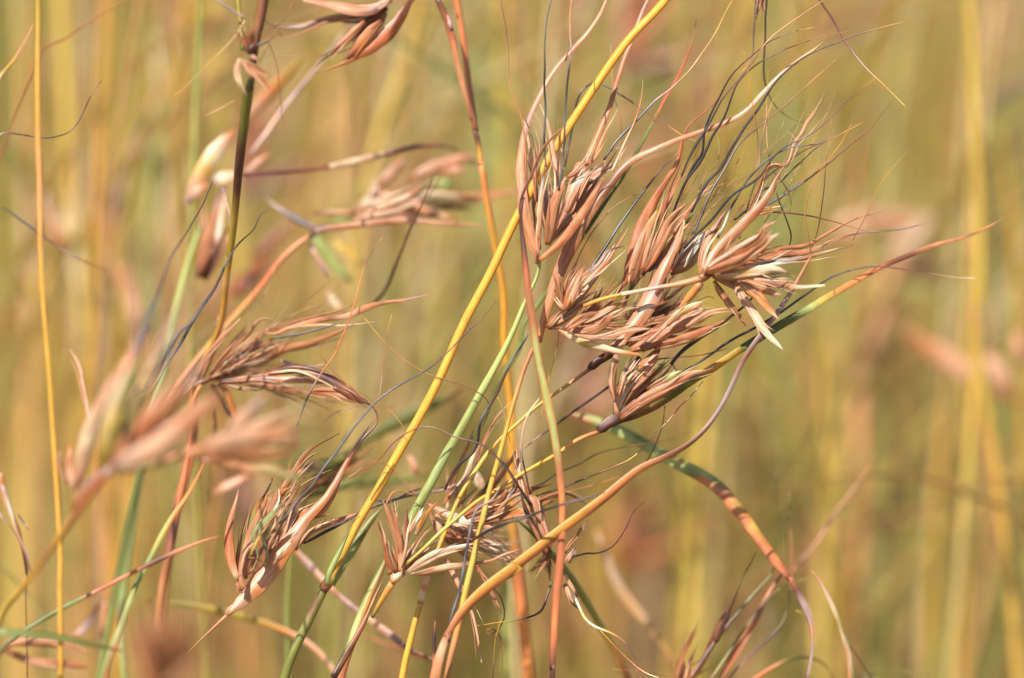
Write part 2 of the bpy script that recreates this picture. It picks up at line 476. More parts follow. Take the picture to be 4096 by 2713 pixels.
# ---- green culm that carries the top middle head, the low head and the long pedicel
t = Thing('grass_culm', 'pale green culm behind the yellow stem, holding the tall pink seed head at top centre', 'grass stem', 4)
t.add('stalk', 'B4 750,1568 880,1180 1000,860 1090,690 1150,540', [90, 92, 88, 70, 40], 'RVLGGV', 6, 10, g=1, side='RRAOAB')
t.add('sheath', 'B4 700,1568 860,1280 960,1100 1060,860 1120,740', [60, 60, 45, 30, 10], 'DARUB', -2, 4, edge='DDRE')
t.add('stalk', 'B4 1240,560 1340,240 1420,100 1500,0 B3 1460,1400 1620,1110 1740,920 1900,620 2100,260 2290,-60 C2 60,1450 200,1180 290,1000 370,880 430,760 C2 340,800 330,780',
      [86, 88, 88, 86, 82, 76, 62, 50, 34, 30], 'GGGFGGLLLLG', 10, 4, edge='LLLL')
t.add('leaf', 'B3 1850,960 1960,760 2050,540 2120,380 2290,150 C2 150,1400 290,1230 440,1000 560,850 640,690 760,520 900,300 1080,40 C1 1130,1290 1220,1130 1300,990 1380,820 1470,680 1560,480 1620,300 1645,160',
      [10, 50, 60, 50, 40, 34, 34, 36, 34, 34, 34, 30, 26, 5], 'VVVGGGVVVVVVGRRAX', 18, 10, roll=.3)
# K1 head
t.cluster('C2 300,850 330,790', 60, 'TP', 4)
t.add('spathe', 'C2 325,830 250,640 200,420 178,220 C1 163,1430 200,1120 310,850 450,590 620,400 760,240 840,120 890,-10', [50, 95, 100, 85, 62, 50, 45, 42, 40, 32, 22], 'TTTPPPNPPTPPP', 0, 6, roll=.25, edge='TTTT')
t.add('spikelet', 'C2 320,780 325,500 345,250 C1 350,1500 340,1400', 62, 'CPPTP', -4, -6)
t.add('spikelet', 'C2 400,560 480,260 480,50 C1 465,1400 430,1150 390,1000 335,875', [20, 50, 62, 58, 36, 26, 4], 'TPCPPC', 2, 2)
t.add('spikelet', 'C2 330,730 300,400 C1 290,1500 260,1300 225,1120 198,1000', [30, 62, 62, 44, 24, 4], 'PTTPC', 4, 8)
t.add('spikelet', 'C2 320,650 345,300 C1 350,1568 385,1300', 55, 'CCWT', -7, -8)
t.add('spikelet', 'C2 395,690 420,540 470,300 520,80 C1 550,1480', [60, 105, 110, 92, 60, 12], 'ETRTTP', -8, -9, cup=.8)
t.add('spikelet', 'C2 420,640 540,420 590,200 660,0 C1 740,1380 910,1140', [30, 66, 66, 55, 30, 4], 'BTPTOX', 0, 3)
t.add('spikelet', 'C2 560,420 640,220 740,30 C1 820,1450 900,1330', [50, 92, 96, 70, 30, 4], 'TPWTN', -2, 4)
t.add('spathe', 'C2 560,260 C1 690,1420 760,1270 850,1060 930,850 1000,600 1080,390 1180,120 1240,-20', [40, 60, 58, 50, 44, 40, 34, 30, 20], 'TPOTRTPN', 4, 12, roll=.2)
t.add('spathe', 'C2 335,815 480,700 620,530 740,350 880,110', [40, 72, 76, 60, 8], 'ORTTB', -9, -10, edge='OOT')
t.add('spikelet', 'C2 600,430 700,270 810,110 920,-20 C1 1000,1400 1060,1220', [40, 80, 85, 50, 20, 4], 'BTBTPP', 6, 8)
t.add('bristle', 'C1 940,1430 1040,1200 1110,1060 1180,850 1195,670', [26, 22, 14, 6], 'PPRQ', 2, 4)
t.add('spikelet', 'C1 780,1330 880,1110 990,910', 28, 'PTC', 3, 3)
t.add('spikelet', 'C1 870,1380 920,1260 1030,1230', 18, 'PEP', 3, 3)
t.add('spikelet', 'C2 560,130 C1 560,1568 640,1440 760,1250', 60, 'TPPW', 0, 1)
t.add('spikelet', 'C2 640,330 750,100 830,-60 C1 870,1400', 52, 'BRTW', -4, -3)
t.add('spikelet', 'C2 300,330 C1 290,1400 310,1250 200,1010', 40, 'TPTC', 1, 2)
t.spray('C2 400,680', 72, 24, 20, (300, 700), (26, 60), ['PCW', 'TPT', 'CPA', 'BTP', 'TPW'], dd=8)
t.spray('C2 420,300', 68, 30, 10, (160, 330), (10, 22), ['PW', 'TC', 'CW'], dd=8)
t.add('awn', 'C2 490,240 500,100 C1 515,1500 535,1250 545,950 555,750 580,550 598,420 585,300 585,150 602,-10', [26, 22, 22, 20, 14, 12], 'KHKHKKNTT', -12, -10)
t.add('awn', 'C1 385,1400 370,1250 368,1100 385,900 368,750 375,600 372,400 378,250 400,100 432,-10', [20, 24, 22, 18, 14], 'HKHKKHHH', -5, -5)
t.add('awn', 'C1 545,1400 560,1300 585,1150 620,1000 635,850 680,750 740,700 800,688', [14, 22, 24, 22, 18], 'KHKKHHH', 12, 14)
t.add('awn', 'C1 800,688 860,700 940,750 1080,840 1200,920 1300,990 1400,1050 1500,1120 1590,1172 1680,1192', [18, 18, 14, 10, 8, 6], 'HDMMOE', 14, 8)
t.add('awn', 'C1 870,1340 940,1220 1000,1150 1080,1070 1150,1000 1220,930 1270,860 1350,800 1440,740 1500,670 1580,600 1700,430 1790,300 1880,120 1950,-10', [22, 26, 20, 16, 12, 10, 9], 'KHKHNAQEEE', 2, 8)
t.add('awn', 'C1 220,1568 215,1300 195,1080 160,900 110,800 75,680 72,450 50,250 5,-10', [22, 18, 14, 10, 9], 'MRAAMM', -6, -2, jit=.0001)
t.add('leaf', 'C2 160,430 175,260 240,170 C1 290,1430 310,1330 380,1200 480,1110 560,1040', [10, 28, 26, 30, 22, 5], 'DMBBAO', -12, -10)
t.add('bristle', 'C1 1015,1140 1010,1000 960,830 940,700 935,520 925,380', [9, 8, 5], 'MAEQ', 8, 10)
t.spray('C1 520,1300', 75, 30, 5, (90, 200), (6, 10), ['CE', 'EC'], 'bristle')
# low head K8
t.free()
t.add('branch', 'B4 1020,1060 1110,900 1190,770', [30, 45, 60], 'VEO', 0, -2)
t.add('bristle', 'B4 1020,1060 1100,930 1190,790', 9, 'BD', 1, -2)
t.cluster('B4 1190,770 1230,710 1300,690', 90, 'TCA', -3)
t.add('spikelet', 'B4 1225,690 1165,560 1140,420', [40, 90, 90, 50, 4], 'TRRB', -8, -12)
t.add('spikelet', 'B4 1170,560 1120,400 1060,255', [50, 55, 40, 20, 3], 'RRBB', -4, -6)
t.add('spikelet', 'B4 1245,680 1250,450 1180,230 1108,75', [30, 70, 72, 55, 40, 4], 'TOTTTP', -6, -10)
t.add('spikelet', 'B4 1250,670 1290,480 1310,300 1318,160', [30, 80, 80, 60, 4], 'OTTBM', -8, -4)
t.add('spikelet', 'B4 1240,380 1225,220 1205,80', 34, 'CPC', 2, 2)
t.add('spikelet', 'B4 1330,360 1380,260 1450,145', [30, 50, 40, 3], 'WWW', -6, -6)
t.add('spikelet', 'B4 1270,650 1340,540 1440,380 1545,285', 40, 'TCTA', -4, -4)
t.add('spikelet', 'B4 1290,660 1400,560 1500,450 1600,390', 72, 'BABM', 2, 2)
t.add('spikelet', 'B4 1320,680 1450,600 1600,530 1780,470 1900,440', [30, 80, 96, 70, 40, 4], 'CPCPCT', -6, -8, cup=.9)
t.add('spikelet', 'B4 1340,700 1450,690 1600,650 1800,620 2000,590 2170,520 2285,485', [20, 60, 60, 36, 28, 24, 4], 'CTCTTPT', -9, -4)
t.add('spikelet', 'B4 1390,370 1440,270 1500,160 1560,60 B3 1590,1470', [30, 52, 40, 26, 8], 'CYEOA', -2, 4)
t.add('spathe', 'B4 1150,700 1240,620 1310,560 1380,420', 50, 'BTPA', 3, 3)
t.spray('B4 1250,680', 65, 40, 12, (180, 420), (14, 34), ['TP', 'RT', 'CP', 'BT', 'AC'], dd=9)
t.add('bristle', 'B4 1130,130 1180,20 B3 1200,1370 1290,1390 1400,1440', [14, 14, 12, 8], 'BOEO', 2, 6)
# long pedicel to the spathe head K6
t.free()
t.add('branch', 'B4 1310,610 1450,490 1600,340 1780,190 1930,60 B3 2040,1400 C3 20,1350 220,1220 480,1080 640,960 790,905 840,890', [30, 34, 34, 32, 32, 34, 38], 'UUZUYEYYEOB', -6, 2)
t.cluster('C3 815,890 860,860 960,800', 84, 'DDM', 2)
t.add('spathe', 'C3 820,885 940,800 1100,740 1300,650 1500,530 1640,440 1780,370 1900,280 2020,200', [70, 110, 135, 135, 110, 84, 74, 66, 62], 'DNDLLVVVXZYZZ', 0, 4, roll=-.3, side='MMDBBVVVEYYY', label='long olive and yellow bract running out as a leaf')
t.add('leaf', 'C3 2015,200 2150,120 2290,30 D2 60,1480 300,1330 480,1230 620,1140 850,1010 1040,900 1180,835 1400,745 1600,670 1800,628 1950,560 2060,510 2135,450', [66, 70, 74, 66, 60, 52, 46, 44, 40, 26, 20, 4], 'VVVVLZOORMBTTATQ', 4, 22, roll=.2, bands=.5)
t.add('spikelet', 'C3 980,770 1100,620 1200,500 1300,380 1440,270', [40, 85, 80, 60, 5], 'VRAGG', 3, 4)
t.add('spikelet', 'C3 1230,540 1330,480 1440,420 1540,375', [30, 60, 50, 10], 'GGLG', -3, -4)
t.add('spikelet', 'C3 975,750 1000,620 1100,470 1220,330 1370,150', [80, 140, 150, 100, 10], 'VARTB', -5, -2)
t.add('spikelet', 'C3 1000,760 1230,620 1450,500 1560,420 1710,375', [60, 110, 110, 70, 8], 'MBTBTP', -6, -8)
t.add('spikelet', 'C3 1010,790 1300,590 1550,450 1790,360', [40, 70, 50, 30, 10], 'BRBTT', -7, -5)
t.add('spikelet', 'C3 960,700 985,560 1050,420 1130,300', [40, 60, 50, 8], 'VABA', 2, 2)
t.add('spikelet', 'C3 1100,560 1240,420 1330,310', 40, 'BTR', -8, -8)
t.spray('C3 990,760', 46, 20, 20, (300, 700), (40, 84), ['BR', 'AT', 'RB', 'VA'], dd=7)
t.add('awn', 'C3 1430,330 1500,240 1700,90 1850,0 C2 1900,1310 2080,1170 2290,1055 D2 130,960', [34, 40, 36, 26, 18, 10], 'KKKKDKD', 0, 4)
t.add('awn', 'C3 1530,390 1620,340 1700,290 1900,150 2000,90 2150,20 D2 0,1405 100,1350 220,1280 350,1190 500,1080 600,1010 700,950 850,900 1000,870 1200,880 1500,930 1700,960 1895,972', [22, 26, 26, 24, 20, 16, 12, 10, 8], 'HKKKKKKHHMMQC', 2, 16)
t.add('awn', 'C3 1230,300 1400,275 1500,270 1700,250 1900,200', [16, 14, 10], 'MMR', 4, 8)
t.add('awn', 'C3 920,510 780,610 620,720 480,825 380,900 310,945 250,990 200,1030', [22, 26, 24, 18, 12], 'KKDKNA', 10, 14)
t.add('bristle', 'C3 1700,470 1640,540 1560,640 1520,670 1470,720 1400,800 1340,880 1280,940 1200,1020 1100,1120 900,1210 700,1290 550,1350 400,1400', [14, 12, 12, 12, 12], 'CABCAEBDDD', 4, 2, jit=.0004, bands=.8)
t.add('bristle', 'C3 1440,320 1450,370 1480,390', [14, 14, 6], 'DM', 0, 0)

# ---- strand 3: yellow stalk with K2 and the radial head K4
t = Thing('grass_culm', 'slim yellow stem carrying the fan shaped reddish seed head right of centre', 'grass stem', -6)
t.add('stalk', 'B4 1640,1568 1720,1230 1800,850 1920,350 2010,0 B3 1975,1450 2060,1180 2140,900 2200,650 2270,480 C3 160,430 250,260 300,140', [60, 62, 60, 58, 54, 48, 40, 42, 46], 'AAOYZZYZYYYEORA', -10, -4, g=1)
# K2 head
t.cluster('C3 320,120 340,30 C2 350,1480', 80, 'OTT', -4)
t.add('spathe', 'C3 330,150 C2 340,1440 400,1200 490,920 590,700 690,510 820,310 960,130 C1 1060,1370 1300,1250 1540,1150 1800,1060 2060,940 2170,830 D1 0,880 150,740 290,590 400,510 540,410 650,325',
      [40, 70, 95, 112, 110, 84, 70, 60, 48, 46, 44, 40, 42, 38, 30, 5], 'OOTTRATBBTPTTTPPPTEX', -2, 6, roll=.15)
t.add('spikelet', 'C2 520,1240 490,1080 455,880', [50, 66, 50, 26, 3], 'BTTP', -6, -8)
t.add('spikelet', 'C2 520,1240 560,1020 640,830', [40, 50, 44, 30, 3], 'BRTM', -3, -4)
t.add('spikelet', 'C2 535,1240 600,1050 680,900 720,830', [50, 90, 90, 55, 4], 'ROCTM', -7, -9, cup=.8)
t.add('spikelet', 'C2 560,1240 680,1080 790,940 880,850 940,760 1010,660 1080,530', [40, 90, 85, 60, 30, 16, 4], 'RETRRRT', -4, 2)
t.add('spikelet', 'C2 545,1240 500,1200 455,1120', [60, 66, 50, 5], 'RBB', -9, -9)
t.add('spikelet', 'C2 410,1370 560,1290 680,1200 780,1130', [50, 78, 66, 30, 4], 'BOTRT', -5, -4)
t.add('spikelet', 'C2 400,1390 450,1330 510,1250', [60, 80, 70, 30], 'BTB', -6, -8)
t.add('spikelet', 'C2 600,1190 660,1000 720,930 790,860', 60, 'TCTD', -8, -9)
t.spray('C2 530,1230', 60, 34, 14, (180, 420), (26, 60), ['BT', 'RT', 'TC', 'ATP'], dd=8)
t.add('bristle', 'C2 600,960 640,820 700,700 760,600 850,480 940,380 1100,280 1380,190', [14, 12, 9, 6], 'RMAA', 8, 12)
t.add('awn', 'C2 740,920 800,830 900,680 1000,520 1080,410 1170,280 1260,170 1330,80 1400,-10 C1 1440,1350 1500,1250', [30, 28, 26, 24, 14, 8], 'HKKHKKDDA', 4, 10)
t.add('spikelet', 'C2 700,950 760,900 830,850 900,740 1040,700', [40, 44, 30, 20, 4], 'CHNMD', -5, -4)
t.add('spikelet', 'C2 560,1390 640,1335 740,1280 830,1250', [40, 74, 80, 50, 6], 'CEABT', -12, -10)
t.add('spikelet', 'C2 560,1400 700,1410 830,1370 900,1310 950,1260', [40, 96, 104, 80, 20], 'CBABT', -9, -12, cup=.8)
t.add('spikelet', 'C2 620,1440 800,1465 930,1440 1100,1400 1270,1390', [30, 50, 50, 50, 5], 'BBTTP', -12, -13)
t.add('spikelet', 'C2 700,1340 850,1270 960,1200 1100,1130', 80, 'BTTA', -7, -5)
t.add('spikelet', 'C2 850,1330 950,1290 1060,1230 1180,1210', 74, 'RCCT', -9, -10)
t.spray('C2 600,1380', 18, 22, 18, (260, 640), (30, 66), ['BT', 'RB', 'TA', 'AR'], dd=7)
t.add('leaf', 'C2 490,1400 C3 545,70 620,130 720,165 850,190 1000,230 1215,258', [14, 60, 78, 66, 46, 34, 6], 'OCZCCOT', -8, -14, roll=-.4)
t.add('bristle', 'C3 490,30 500,80 480,180 440,340 400,480 370,620 340,780', [9, 9, 7], 'BUEE', -2, 2)
t.add('bristle', 'C2 440,1390 560,1385', [24, 20], 'DB', -11, -12)
# pedicel and K4
t.free()
t.add('branch', 'C2 700,1200 750,1180 850,1140 980,1110 1040,1098', [30, 36, 30, 24], 'OEYE', -6, -8)
t.add('branch', 'C2 1020,1102 1120,1085 1260,1055 1430,1030 1560,1005 1690,965', [34, 30, 34, 40, 52, 66], 'CPNTTA', -8, -10)
t.cluster('C2 1640,980 1690,955 1770,940', 90, 'BAB', -10)
t.add('spikelet', 'C2 1690,940 1690,800 1750,640 1830,500 1900,380', [60, 80, 80, 50, 4], 'EATBA', -6, -2)
t.add('spikelet', 'C2 1710,920 1830,730 1960,590 2100,450 2200,340 2290,200 D2 150,260 210,150 310,-10', [60, 100, 95, 85, 80, 62, 20, 4], 'ATTTRTRB', -12, -6)
t.add('spikelet', 'C2 1730,900 1900,800 2050,700 2200,600 D2 100,560 225,485', [60, 95, 100, 84, 40, 4], 'OTRTTP', -14, -14)
t.add('spikelet', 'C2 1740,920 1950,860 2120,760 2260,680 D2 100,620 180,570', [60, 100, 104, 80, 40, 4], 'ARTRTP', -18, -20, cup=.8)
t.add('spikelet', 'C2 1800,940 2000,880 2250,800 D2 250,760 500,735 700,650 900,590 1100,570 1350,545 1490,500', [50, 80, 84, 60, 40, 36, 26, 20, 20, 4], 'RTOTTPTNGNN', -12, 20)
t.add('spikelet', 'C2 1800,960 2050,940 2290,900 D2 150,890 330,930', [60, 110, 100, 70, 20], 'EAECCB', -16, -18, cup=.8)
t.add('spikelet', 'C2 1850,960 2150,880 D2 40,860 250,830 450,800 750,720 860,700', [40, 70, 66, 50, 36, 24, 5], 'AOCWTCE', -14, 2)
t.add('spikelet', 'C2 1990,990 2150,1060 D2 30,1110 130,1190 245,1315', [40, 86, 80, 50, 5], 'BOOOC', -13, -15)
t.add('spikelet', 'C2 2000,990 2200,1030 D2 60,1060 180,1090 275,1110', [40, 80, 80, 50, 5], 'BOTTP', -10, -10)
t.add('spikelet', 'C2 1950,980 2200,990 D2 60,990 220,1010 420,1040 630,1028', [40, 76, 70, 50, 30, 22], 'BBMTCC', -8, -10)
t.add('spikelet', 'C2 1790,990 1860,1110 1960,1240 2060,1370', [30, 60, 60, 40, 5], 'BATAT', -6, -4)
t.add('spikelet', 'C2 1960,1000 2020,1120 2110,1240 2200,1340 C3 2250,50 D3 60,20 160,90 275,208', [30, 70, 76, 76, 66, 60, 40, 4], 'BCPPCPCCW', -8, -12, roll=.1)
t.add('spikelet', 'D2 -30,700 80,600 150,560 160,600', 30, 'TTC', -12, -13)
t.add('spikelet', 'C2 2180,760 D2 40,730 130,670 250,595', [50, 60, 44, 4], 'RTCC', -15, -16)
t.add('spikelet', 'D2 -100,780 60,740 110,660 190,560', [50, 50, 30, 4], 'RTRT', -10, -12)
t.spray('C2 1760,930', 14, 44, 26, (300, 680), (30, 72), ['ATP', 'RTC', 'BRT', 'TC', 'OTC', 'BA'], dd=12)
t.spray('D2 40,920', -12, 32, 14, (160, 420), (14, 34), ['CW', 'TC', 'PC', 'BC', 'TCB'], dd=8, jb=50)
t.add('branch', 'C2 1680,1010 1620,1080 1540,1180 1500,1230', [60, 70, 60, 30], 'AOOT', -4, 0)

# ---- strand 1: orange culm with the tall brown head K3 and the low brown head K5
t = Thing('grass_culm', 'thin orange and yellow stem under the tall brown bristly seed head right of centre', 'grass stem', 8)
t.add('stalk', 'B4 1265,1568 1330,1300 1390,1050 1430,930', [64, 62, 58, 56], 'YYYEU', 4, 4, g=1)
t.add('stalk', 'B4 1425,940 1430,850 1460,760 1495,690', [66, 60, 62, 66], 'ACRPA', 4, 4)
t.add('stalk', 'B4 1495,700 1600,420 1690,190 1760,20 B3 1760,1420 1900,1200 2020,1020 2150,900 2290,780 C3 100,870 230,740 320,670 420,600 640,450 760,365', [30, 42, 42, 40, 36, 34, 38], 'OOYZEZZYYEUUAB', 4, 8)
t.cluster('C3 740,370 800,320 870,290', 78, 'DDB', 8)
t.add('sheath', 'C3 760,345 860,285 960,225 1020,150 1050,90', [60, 78, 86, 80, 40], 'DDMBB', 4, 4, label='dark shiny brown sheath')
t.add('spathe', 'C3 960,240 1010,110 1090,-30 C2 1150,1400 1200,1250 1290,1080 1360,900 1440,750 1500,600 1535,490', [40, 80, 120, 150, 160, 130, 90, 70, 40, 4], 'BTTTPNTPNPT', -6, -2, roll=.2, edge='TTTT')
t.add('spikelet', 'C2 1090,1568 1250,1500 1400,1380 1550,1250 1680,1185', [60, 130, 140, 110, 20], 'BRBTT', -4, -6, cup=.9)
t.add('spikelet', 'C2 1400,1370 1480,1280 1600,1200 1720,1160', [30, 60, 60, 30, 4], 'TCZCT', -11, -12)
t.add('spikelet', 'C2 1180,1568 1300,1480 1420,1390 1600,1310 1720,1220', [60, 90, 100, 80, 10], 'BRRTB', -9, -9)
t.add('spikelet', 'C3 1180,190 1350,60 C2 1500,1400 1650,1320 1840,1210', [40, 70, 72, 50, 30, 6], 'BROTCB', -7, -8)
t.add('spikelet', 'C3 1290,200 1450,160 1600,110 1740,50 1800,0', [30, 80, 105, 90, 10], 'BRTRT', -8, -10, cup=.8)
t.add('spikelet', 'C3 1350,200 1500,120 1650,40 C2 1800,1370 1950,1280 2060,1270', 56, 'BTRTB', -3, 0)
t.add('spikelet', 'C2 1560,1380 1680,1300 1780,1250 1940,1220', [30, 60, 60, 30, 4], 'COTOB', -10, -12)
t.add('spikelet', 'C3 965,650 940,500 955,340 1000,200 1050,60 C2 1060,1480', [20, 60, 66, 60, 55, 30], 'BMPMPPT', -8, -9, bands=1.0)  # banded cast shadows painted into the husk tint
t.add('spikelet', 'C3 985,600 1030,430 1090,300 1150,180', 50, 'MCMB', -7, -8, bands=.9)
t.add('spikelet', 'C3 1040,490 1080,400 1170,270', [60, 80, 70, 40], 'DDD', -2, -2)
t.add('spikelet', 'C3 1050,510 1110,430 1195,345', [24, 34, 30, 10], 'ZCZ', -9, -9)
t.add('spikelet', 'C3 870,280 980,130 1080,40 1200,-20', [40, 50, 40, 10], 'MTTR', -4, -5)
t.add('spikelet', 'C2 1060,1490 1200,1460 1300,1400 1420,1400', 50, 'TORT', -12, -12)
t.spray('C3 1050,120', 40, 28, 34, (300, 860), (34, 76), ['BRT', 'AB', 'RTB', 'TBP', 'BA', 'ATC'], dd=10, jb=60)
t.spray('C2 1250,1500', 60, 25, 8, (300, 560), (22, 44), ['NPT', 'TPN', 'BTN'], dd=8, jb=60)
t.add('awn', 'C2 1150,1250 1200,1215 1280,1205 1360,1180 1420,1150', [26, 22, 16, 8], 'KHBB', -14, -12)
t.add('awn', 'C2 1620,1180 1700,1130 1770,1100 1790,1140', [8, 8, 6], 'DD', -6, -6)
# K3 upper head
t.free()
t.add('branch', 'C3 1100,0 C2 1000,1460 1020,1250 1090,1040 1180,930', [30, 40, 50, 60], 'MTVT', 10, 10)
t.cluster('C2 1160,960 1200,900 1240,880', 80, 'MDB', 10)
t.add('spathe', 'C2 970,1120 1050,1000 1090,880 1130,740 1190,560 1270,370 1360,210 1440,50 C1 1460,1450 1500,1330 1525,1200 1540,1100 1620,1010 1740,920 1800,860 1870,760', [14, 60, 100, 130, 130, 100, 70, 46, 40, 30, 16, 12, 12, 8], 'RRTTPTTRRTRRRRBM', 6, 8, roll=-.3, edge='RRRRRR')
t.add('spikelet', 'C2 1100,1010 1170,780 1250,560 1320,400', [70, 130, 130, 90, 30], 'PTPTE', 2, 2, bands=.5)
t.add('spikelet', 'C2 1190,900 1260,700 1320,520 1390,330 1430,240', [40, 74, 76, 50, 10], 'RTVRB', 0, 0)
t.add('spikelet', 'C2 1210,910 1300,780 1370,620 1410,500 1560,345', [60, 96, 96, 60, 14], 'BATAT', -2, -3, cup=.8)
t.add('spikelet', 'C2 1230,900 1350,810 1430,700 1530,560 1590,500', [50, 84, 80, 46, 8], 'DBAOT', -1, 0)
t.add('spikelet', 'C2 1370,480 1440,260 1520,110 1600,-20 C1 1660,1270', 36, 'RTTB', 1, 2)
t.add('spikelet', 'C2 1380,400 1410,250 1440,60 C1 1530,1450 1570,1250', 30, 'BRBR', 3, 3)
t.add('spikelet', 'C2 1440,600 1560,420 1660,300 1780,200 1940,195', [30, 36, 24, 14, 5], 'TRAR', 4, 5)
t.add('leaf', 'C2 1330,790 1400,690 1480,620 1560,520 1640,390', [30, 70, 60, 34, 5], 'VVZVL', 6, 8)
t.add('spikelet', 'C2 1540,480 1500,640 1400,900 1300,1100', [6, 30, 36, 20], 'CTBB', -5, -5)
t.add('spikelet', 'C2 1450,910 1540,790 1620,690 1740,570', [60, 120, 110, 80, 16], 'TCWWT', 4, 4, bands=.7)  # white highlights painted into the husk tint
t.add('spikelet', 'C2 1420,920 1550,860 1660,760 1700,680', [60, 100, 80, 20], 'BTCB', 6, 6, bands=.6)
t.spray('C2 1200,900', 62, 18, 30, (260, 680), (28, 66), ['BT', 'RTB', 'TAP', 'BRT', 'MBT'], dd=9, jb=24)
t.spray('C2 1420,900', 50, 22, 12, (200, 480), (16, 36), ['BT', 'RTC', 'TAP', 'MB'], dd=9, jb=40)
AW = dict(
 a=('C2 1440,440 1500,290 1570,130 1640,-10 C1 1700,1290 1700,1130 1760,960 1850,790 1900,680 1980,580 2100,470 2200,390 2300,320 D1 110,370 220,320 380,260 545,228', [22, 28, 24, 18, 14, 10, 6], 'KKKKKKKDDDME'),
 b=('C2 1480,340 1530,200 1560,80 C1 1600,1500 1690,1340 1780,1130 1870,1000 1930,830 1980,700 2080,590 2200,500 2300,450 D1 120,500 300,410 500,340 680,290 820,265', [20, 28, 24, 16, 12, 8, 6], 'KKKKKKDDMMBE'),
 c=('C1 1515,1480 1600,1280 1720,1090 1790,960 1850,840 1930,740 2050,600 2130,500 2230,380 D1 60,410 200,290 400,150 630,-10', [16, 26, 18, 14, 12, 10, 10], 'KKKKDMMTTAA'),
 d=('C2 1600,420 1700,220 1800,90 C1 1830,1450 1880,1350 1960,1200 2040,1080 2120,960 2200,820 D1 10,1010 70,920 160,760 300,590 500,450 700,370 900,290 1100,230 1310,180', [24, 28, 26, 22, 18, 14, 10, 7], 'KKKKKKKKKKDMMEE'),
 e=('C2 1540,720 1640,600 1760,500 1850,380 1940,270 2040,210 2160,140 2300,50 D1 80,1390 160,1340 340,1200 500,1130 680,980 850,800 1050,660', [22, 26, 24, 18, 14, 9, 6], 'KKKKKDDHMMME'),
 f=('C2 1620,600 1700,400 1760,250 1850,100 1920,-10 C1 1830,1500 1900,1380 2000,1200 2100,1100 D1 0,1130 200,960 400,790 560,640 720,500', [24, 24, 20, 14, 10, 6], 'HKHHHDBBBEE'),
 g=('C2 1820,630 1880,520 1920,400 2000,260 2060,150 2140,60 2220,-20 D1 60,1430 150,1330 340,1230 600,1200 820,1090 950,1020', [26, 24, 20, 18, 14, 8, 5], 'KWKHKHKHDMEE'),
 h=('C2 1960,480 2100,370 2200,310 D2 0,350 100,230 D1 80,1540 180,1450 400,1290 510,1230 630,1180', [24, 24, 18, 12, 8], 'KKKDDDM'),
 i=('C2 2100,480 2200,380 D2 60,250 D1 220,1555 330,1440 400,1380 500,1280 640,1175', [20, 20, 18, 14, 8], 'KKKKKD'),
 j=('D2 60,420 150,350 240,300 370,220 470,150 560,90 D1 520,1470 640,1380 830,1220 1000,1080 1150,890 1245,755', [26, 24, 16, 12, 9, 6], 'KHHDMMBVX'),
 k=('D2 505,735 560,600 595,400 620,200 632,0 D1 645,1300 670,1120 675,980', [10, 12, 12, 8, 5], 'DDDMEE'),
 l=('D2 505,740 500,640 460,500 455,400 500,240 560,120 620,20 D1 740,1230 850,1040', [10, 11, 9, 6], 'MAAEE'),
 m=('D2 215,235 250,340 290,440 340,580 352,650 310,740', [12, 16, 16, 12], 'BDKK'),
 n=('D2 60,440 150,412 260,415 380,428 590,465 860,540 960,578 1160,580 1400,525', [20, 20, 16, 10, 8, 6], 'RMDBAVH'),
 o=('D2 860,650 920,540 1000,380 1080,200 1180,60 D1 1330,1260', [9, 9, 7], 'MAEX'),
 p=('D2 330,420 350,360 345,290 300,200 240,140 D1 160,1350 140,1000 150,590', [10, 12, 10, 8, 6], 'EDMPPEE'),
 q=('D1 50,1440 70,1200 30,950 0,700 C1 2040,430', [10, 12, 9, 5], 'TMEE'),
 r=('D1 70,1420 95,1200 130,1020 200,820', [14, 16, 10, 5], 'NHTZ'),
 s=('D1 390,1290 420,1290 430,1240 380,1160 300,1080', [10, 9, 5], 'DBX'),
 u=('D2 -60,520 60,260 180,20 D1 290,1400 380,1180 430,1120 500,1000 580,880 620,800 655,710', [14, 26, 40, 40, 30, 30, 36, 24, 5], 'RTRPPPPQX'),
 v=('C2 1640,300 1740,60 C1 1810,1400 1835,1250 1820,1130', [8, 10, 6], 'TBX'),
 w=('D1 160,1310 210,1190 270,1060 300,980', [9, 8, 5], 'DVX'),
 x=('C2 2000,640 2080,330 2140,100 2200,-40 D1 70,1480 80,1420', [16, 16, 14, 10], 'DBDDB'),
)
for k, (p_, w_, c_) in AW.items():
    dd = rnd.uniform(-6, 10)
    t.add('awn' if k != 'u' else 'spikelet', p_, w_, c_, dd, dd + rnd.uniform(-8, 10), jit=.0001 if k in 'mnpqrs' else None)
t.spray('C2 1500,500', 56, 14, 7, (700, 1500), (7, 11), ['AE', 'BAE', 'TA'], 'bristle', curve=.2, jb=120)
t.spray('C2 2050,500', 42, 18, 8, (500, 1300), (7, 11), ['AE', 'BAE', 'TA'], 'bristle', curve=.22, jb=160)
t.spray('C1 2050,1300', 52, 20, 4, (500, 1000), (7, 10), ['AE', 'BAE'], 'bristle', curve=.2, jb=160)
t.add('spikelet', 'D2 0,490 80,400 200,380 300,360', [14, 40, 24, 4], 'BAEC', -2, -2)

